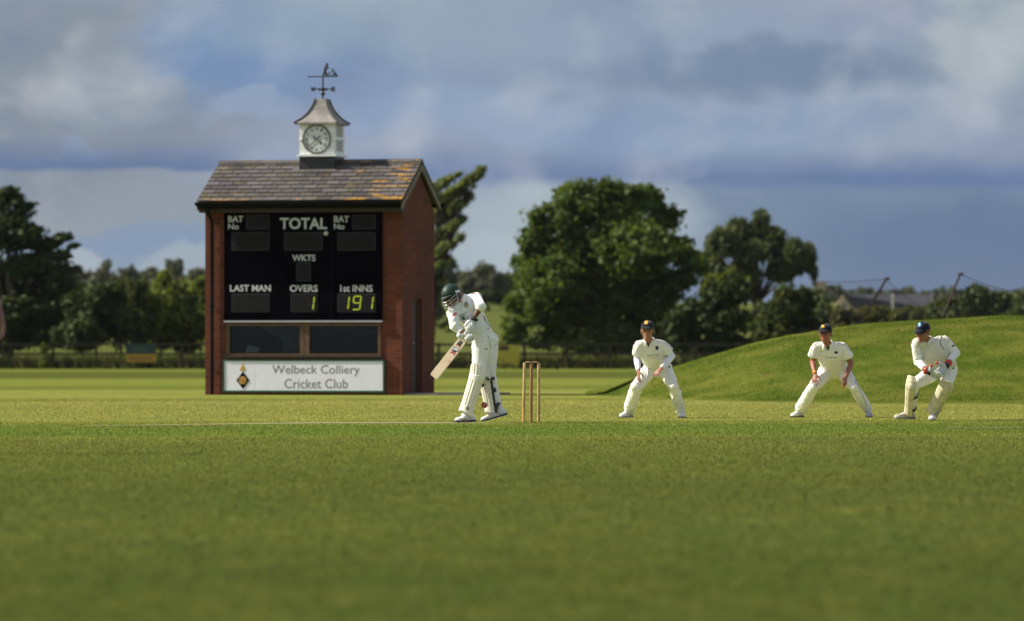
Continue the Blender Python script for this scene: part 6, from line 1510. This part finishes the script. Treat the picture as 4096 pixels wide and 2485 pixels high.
def kglove(wr, tips, thumb, dcuff, mat):
    bm = bmesh.new(); c = sum(tips, Vector())/len(tips); t_ = (c-wr).normalized(); pm = lerpv(wr, c, .5)
    limb(bm, [wr, pm], [(.036, .030), (.052, .024)], side=(tips[0]-tips[-1]), n=12)
    for q, tp in enumerate(tips):
        b_ = pm+(tp-c)*.75; k = lerpv(b_, tp, .5)+Vector((0, -.012, 0)); limb(bm, [b_, k, tp], [.0195, .0190, .0150], n=10)
    limb(bm, [lerpv(wr, pm, .5), lerpv(lerpv(wr, pm, .5), thumb, .55)+Vector((0, -.01, 0)), thumb], [.029, .026, .021], n=10)
    g_ = f.add('keeping_glove', fuse(bm, .005, 1), mat, key='kg%d' % len(f.surf))
    bm = bmesh.new(); blob(bm, thumb+Vector((0, -.004, .004)), (.0195, .0195, .022)); f.addbm('thumb_tip', bm, REDG, g_)
    bm = bmesh.new(); limb(bm, [wr-t_*.030, wr-t_*.005, wr+t_*.020], [(.050, .040), (.044, .034), (.038, .030)], side=(tips[0]-tips[-1]), n=16, cap=False); f.addbm('cuff', bm, REDG, g_)
    bm = bmesh.new(); limb(bm, [wr+t_*.022, wr+t_*.045], [(.043, .036), (.047, .034)], side=(tips[0]-tips[-1]), n=16); f.addbm('wrist_band', bm, STRAP, g_)
    bm = bmesh.new(); web0 = lerpv(pm, tips[0], .5); 
    v = [bm.verts.new(p) for p in (lerpv(thumb, pm, .3), lerpv(pm, tips[0], .6), lerpv(pm, tips[0], .2), lerpv(wr, pm, .7))]; bm.faces.new(v); bmesh.ops.solidify(bm, geom=list(bm.faces), thickness=.006); f.addbm('webbing', bm, GLG, g_)
    return g_
kglove(z(545, 762, -.42), [z(700, 772, -.50), z(728, 800, -.51), z(732, 832, -.49), z(700, 862, -.46)], z(600, 702, -.48), .05, GLG)
kglove(z(815, 668, -.36), [z(664, 770, -.46), z(684, 806, -.47), z(716, 832, -.46), z(752, 832, -.42)], z(676, 662, -.44), .05, GLG)
allp = lambda: [k for k in f.surf if k.startswith('pad')]
def pt(k, dz, d=0): return k
pR = pad(f, lerpv(J['knR'], J['hipR'], .10)+z(340, 830).xzy.xzy*0+Vector((-.02, -.03, .10)), J['knR']+Vector((-.005, -.01, -.01)), lerpv(J['knR'], J['anR'], .99)+Vector((0, 0, -.01)), Vector((-.93, -.36, 0)), PADC, r=(.085, .092, .078, .082), quilt=True, arch=.02, strap_t=(.45, .82), thick=.012)
pL = pad(f, J['knL']+Vector((.02, -.03, .085)), J['knL']+Vector((0, -.01, -.01)), lerpv(J['knL'], J['anL'], .99)+Vector((0, 0, -.01)), Vector((-.30, -.95, .1)), PADC, r=(.086, .092, .080, .084), quilt=True, arch=.03, strap_t=(.45, .82), thick=.012)
for nm, px_, pts in (('top_binding', pR, [(285, 925), (330, 955), (400, 975), (430, 985)]), ('top_binding', pL, [(730, 990), (780, 1010), (870, 1010)])): f.stroke(nm, pts, .010, allp(), SWEAT, px_, .004)
a = J['anR']; SHK = simple('worn_shoe', (.50, .43, .38), .6, .2, 14); shoe(f, z(385, 1390, a.y-f.Y+.03), z(124, 1388, a.y-f.Y-.08), mat=SHK, sole=SOLEG); a = J['anL']; shoe(f, z(612, 1390, a.y-f.Y+.05), z(612, 1408, a.y-f.Y-.21), mat=SHOEW, sole=SOLEG)

# ================================================================ player at the left edge: only a forearm and hand in frame
f = Fig(0, 0, 1.0, 1405+H*482, 'person', 'person at the left edge of the picture, only a bare forearm and hanging hand showing', -190); z = f.z
u = lambda mx, mz, d=0: z(-190+mx*482, 1405+(H-mz)*482, d)      # metres from the feet
J = {}
J['hipL'] = u(.09, .93); J['hipR'] = u(-.09, .93); J['knL'] = u(.11, .50, -.03); J['knR'] = u(-.11, .5, .05); J['anL'] = u(.12, .09); J['anR'] = u(-.13, .09, .06); J['chest'] = u(0, 1.28); J['neck'] = u(0, 1.50); J['head'] = u(0, 1.67, -.02)
J['shL'] = u(.19, 1.42); J['shR'] = u(-.19, 1.42); J['elL'] = z(-28, 1165, -.02); J['wrL'] = z(10, 1292, -.06); J['elR'] = u(-.27, 1.14, .05); J['wrR'] = u(-.28, .90, -.04)
J['face'] = Vector((.1, -1, 0)); J['ftL'] = Vector((.2, -.95, 0)); J['ftR'] = Vector((-.2, -.95, 0))
hsp = {'L': dict(tip_dir=z(20, 1400, -.09)-J['wrL'], palm_n=Vector((-.8, -.3, 0)), thumb_side=Vector((.2, -1, 0)), curl=.65, spread=.1), 'R': dict(tip_dir=Vector((0, -.1, -1)), palm_n=Vector((.8, -.3, 0)), thumb_side=Vector((0, -1, 0)), curl=.5)}
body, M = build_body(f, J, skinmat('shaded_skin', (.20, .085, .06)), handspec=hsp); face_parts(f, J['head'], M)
trousers(f, J, CREAM, (.100, .092, .080, .076, .074, .072, .070), hem=.04, seed=41); shirt(f, J, CREAM, sleeve=.6, seed=42)
cap(f, J['head'], M)
shoe(f, u(.12, .0, .07), u(.16, .0, -.19)); shoe(f, u(-.13, 0, .12), u(-.17, 0, -.14))
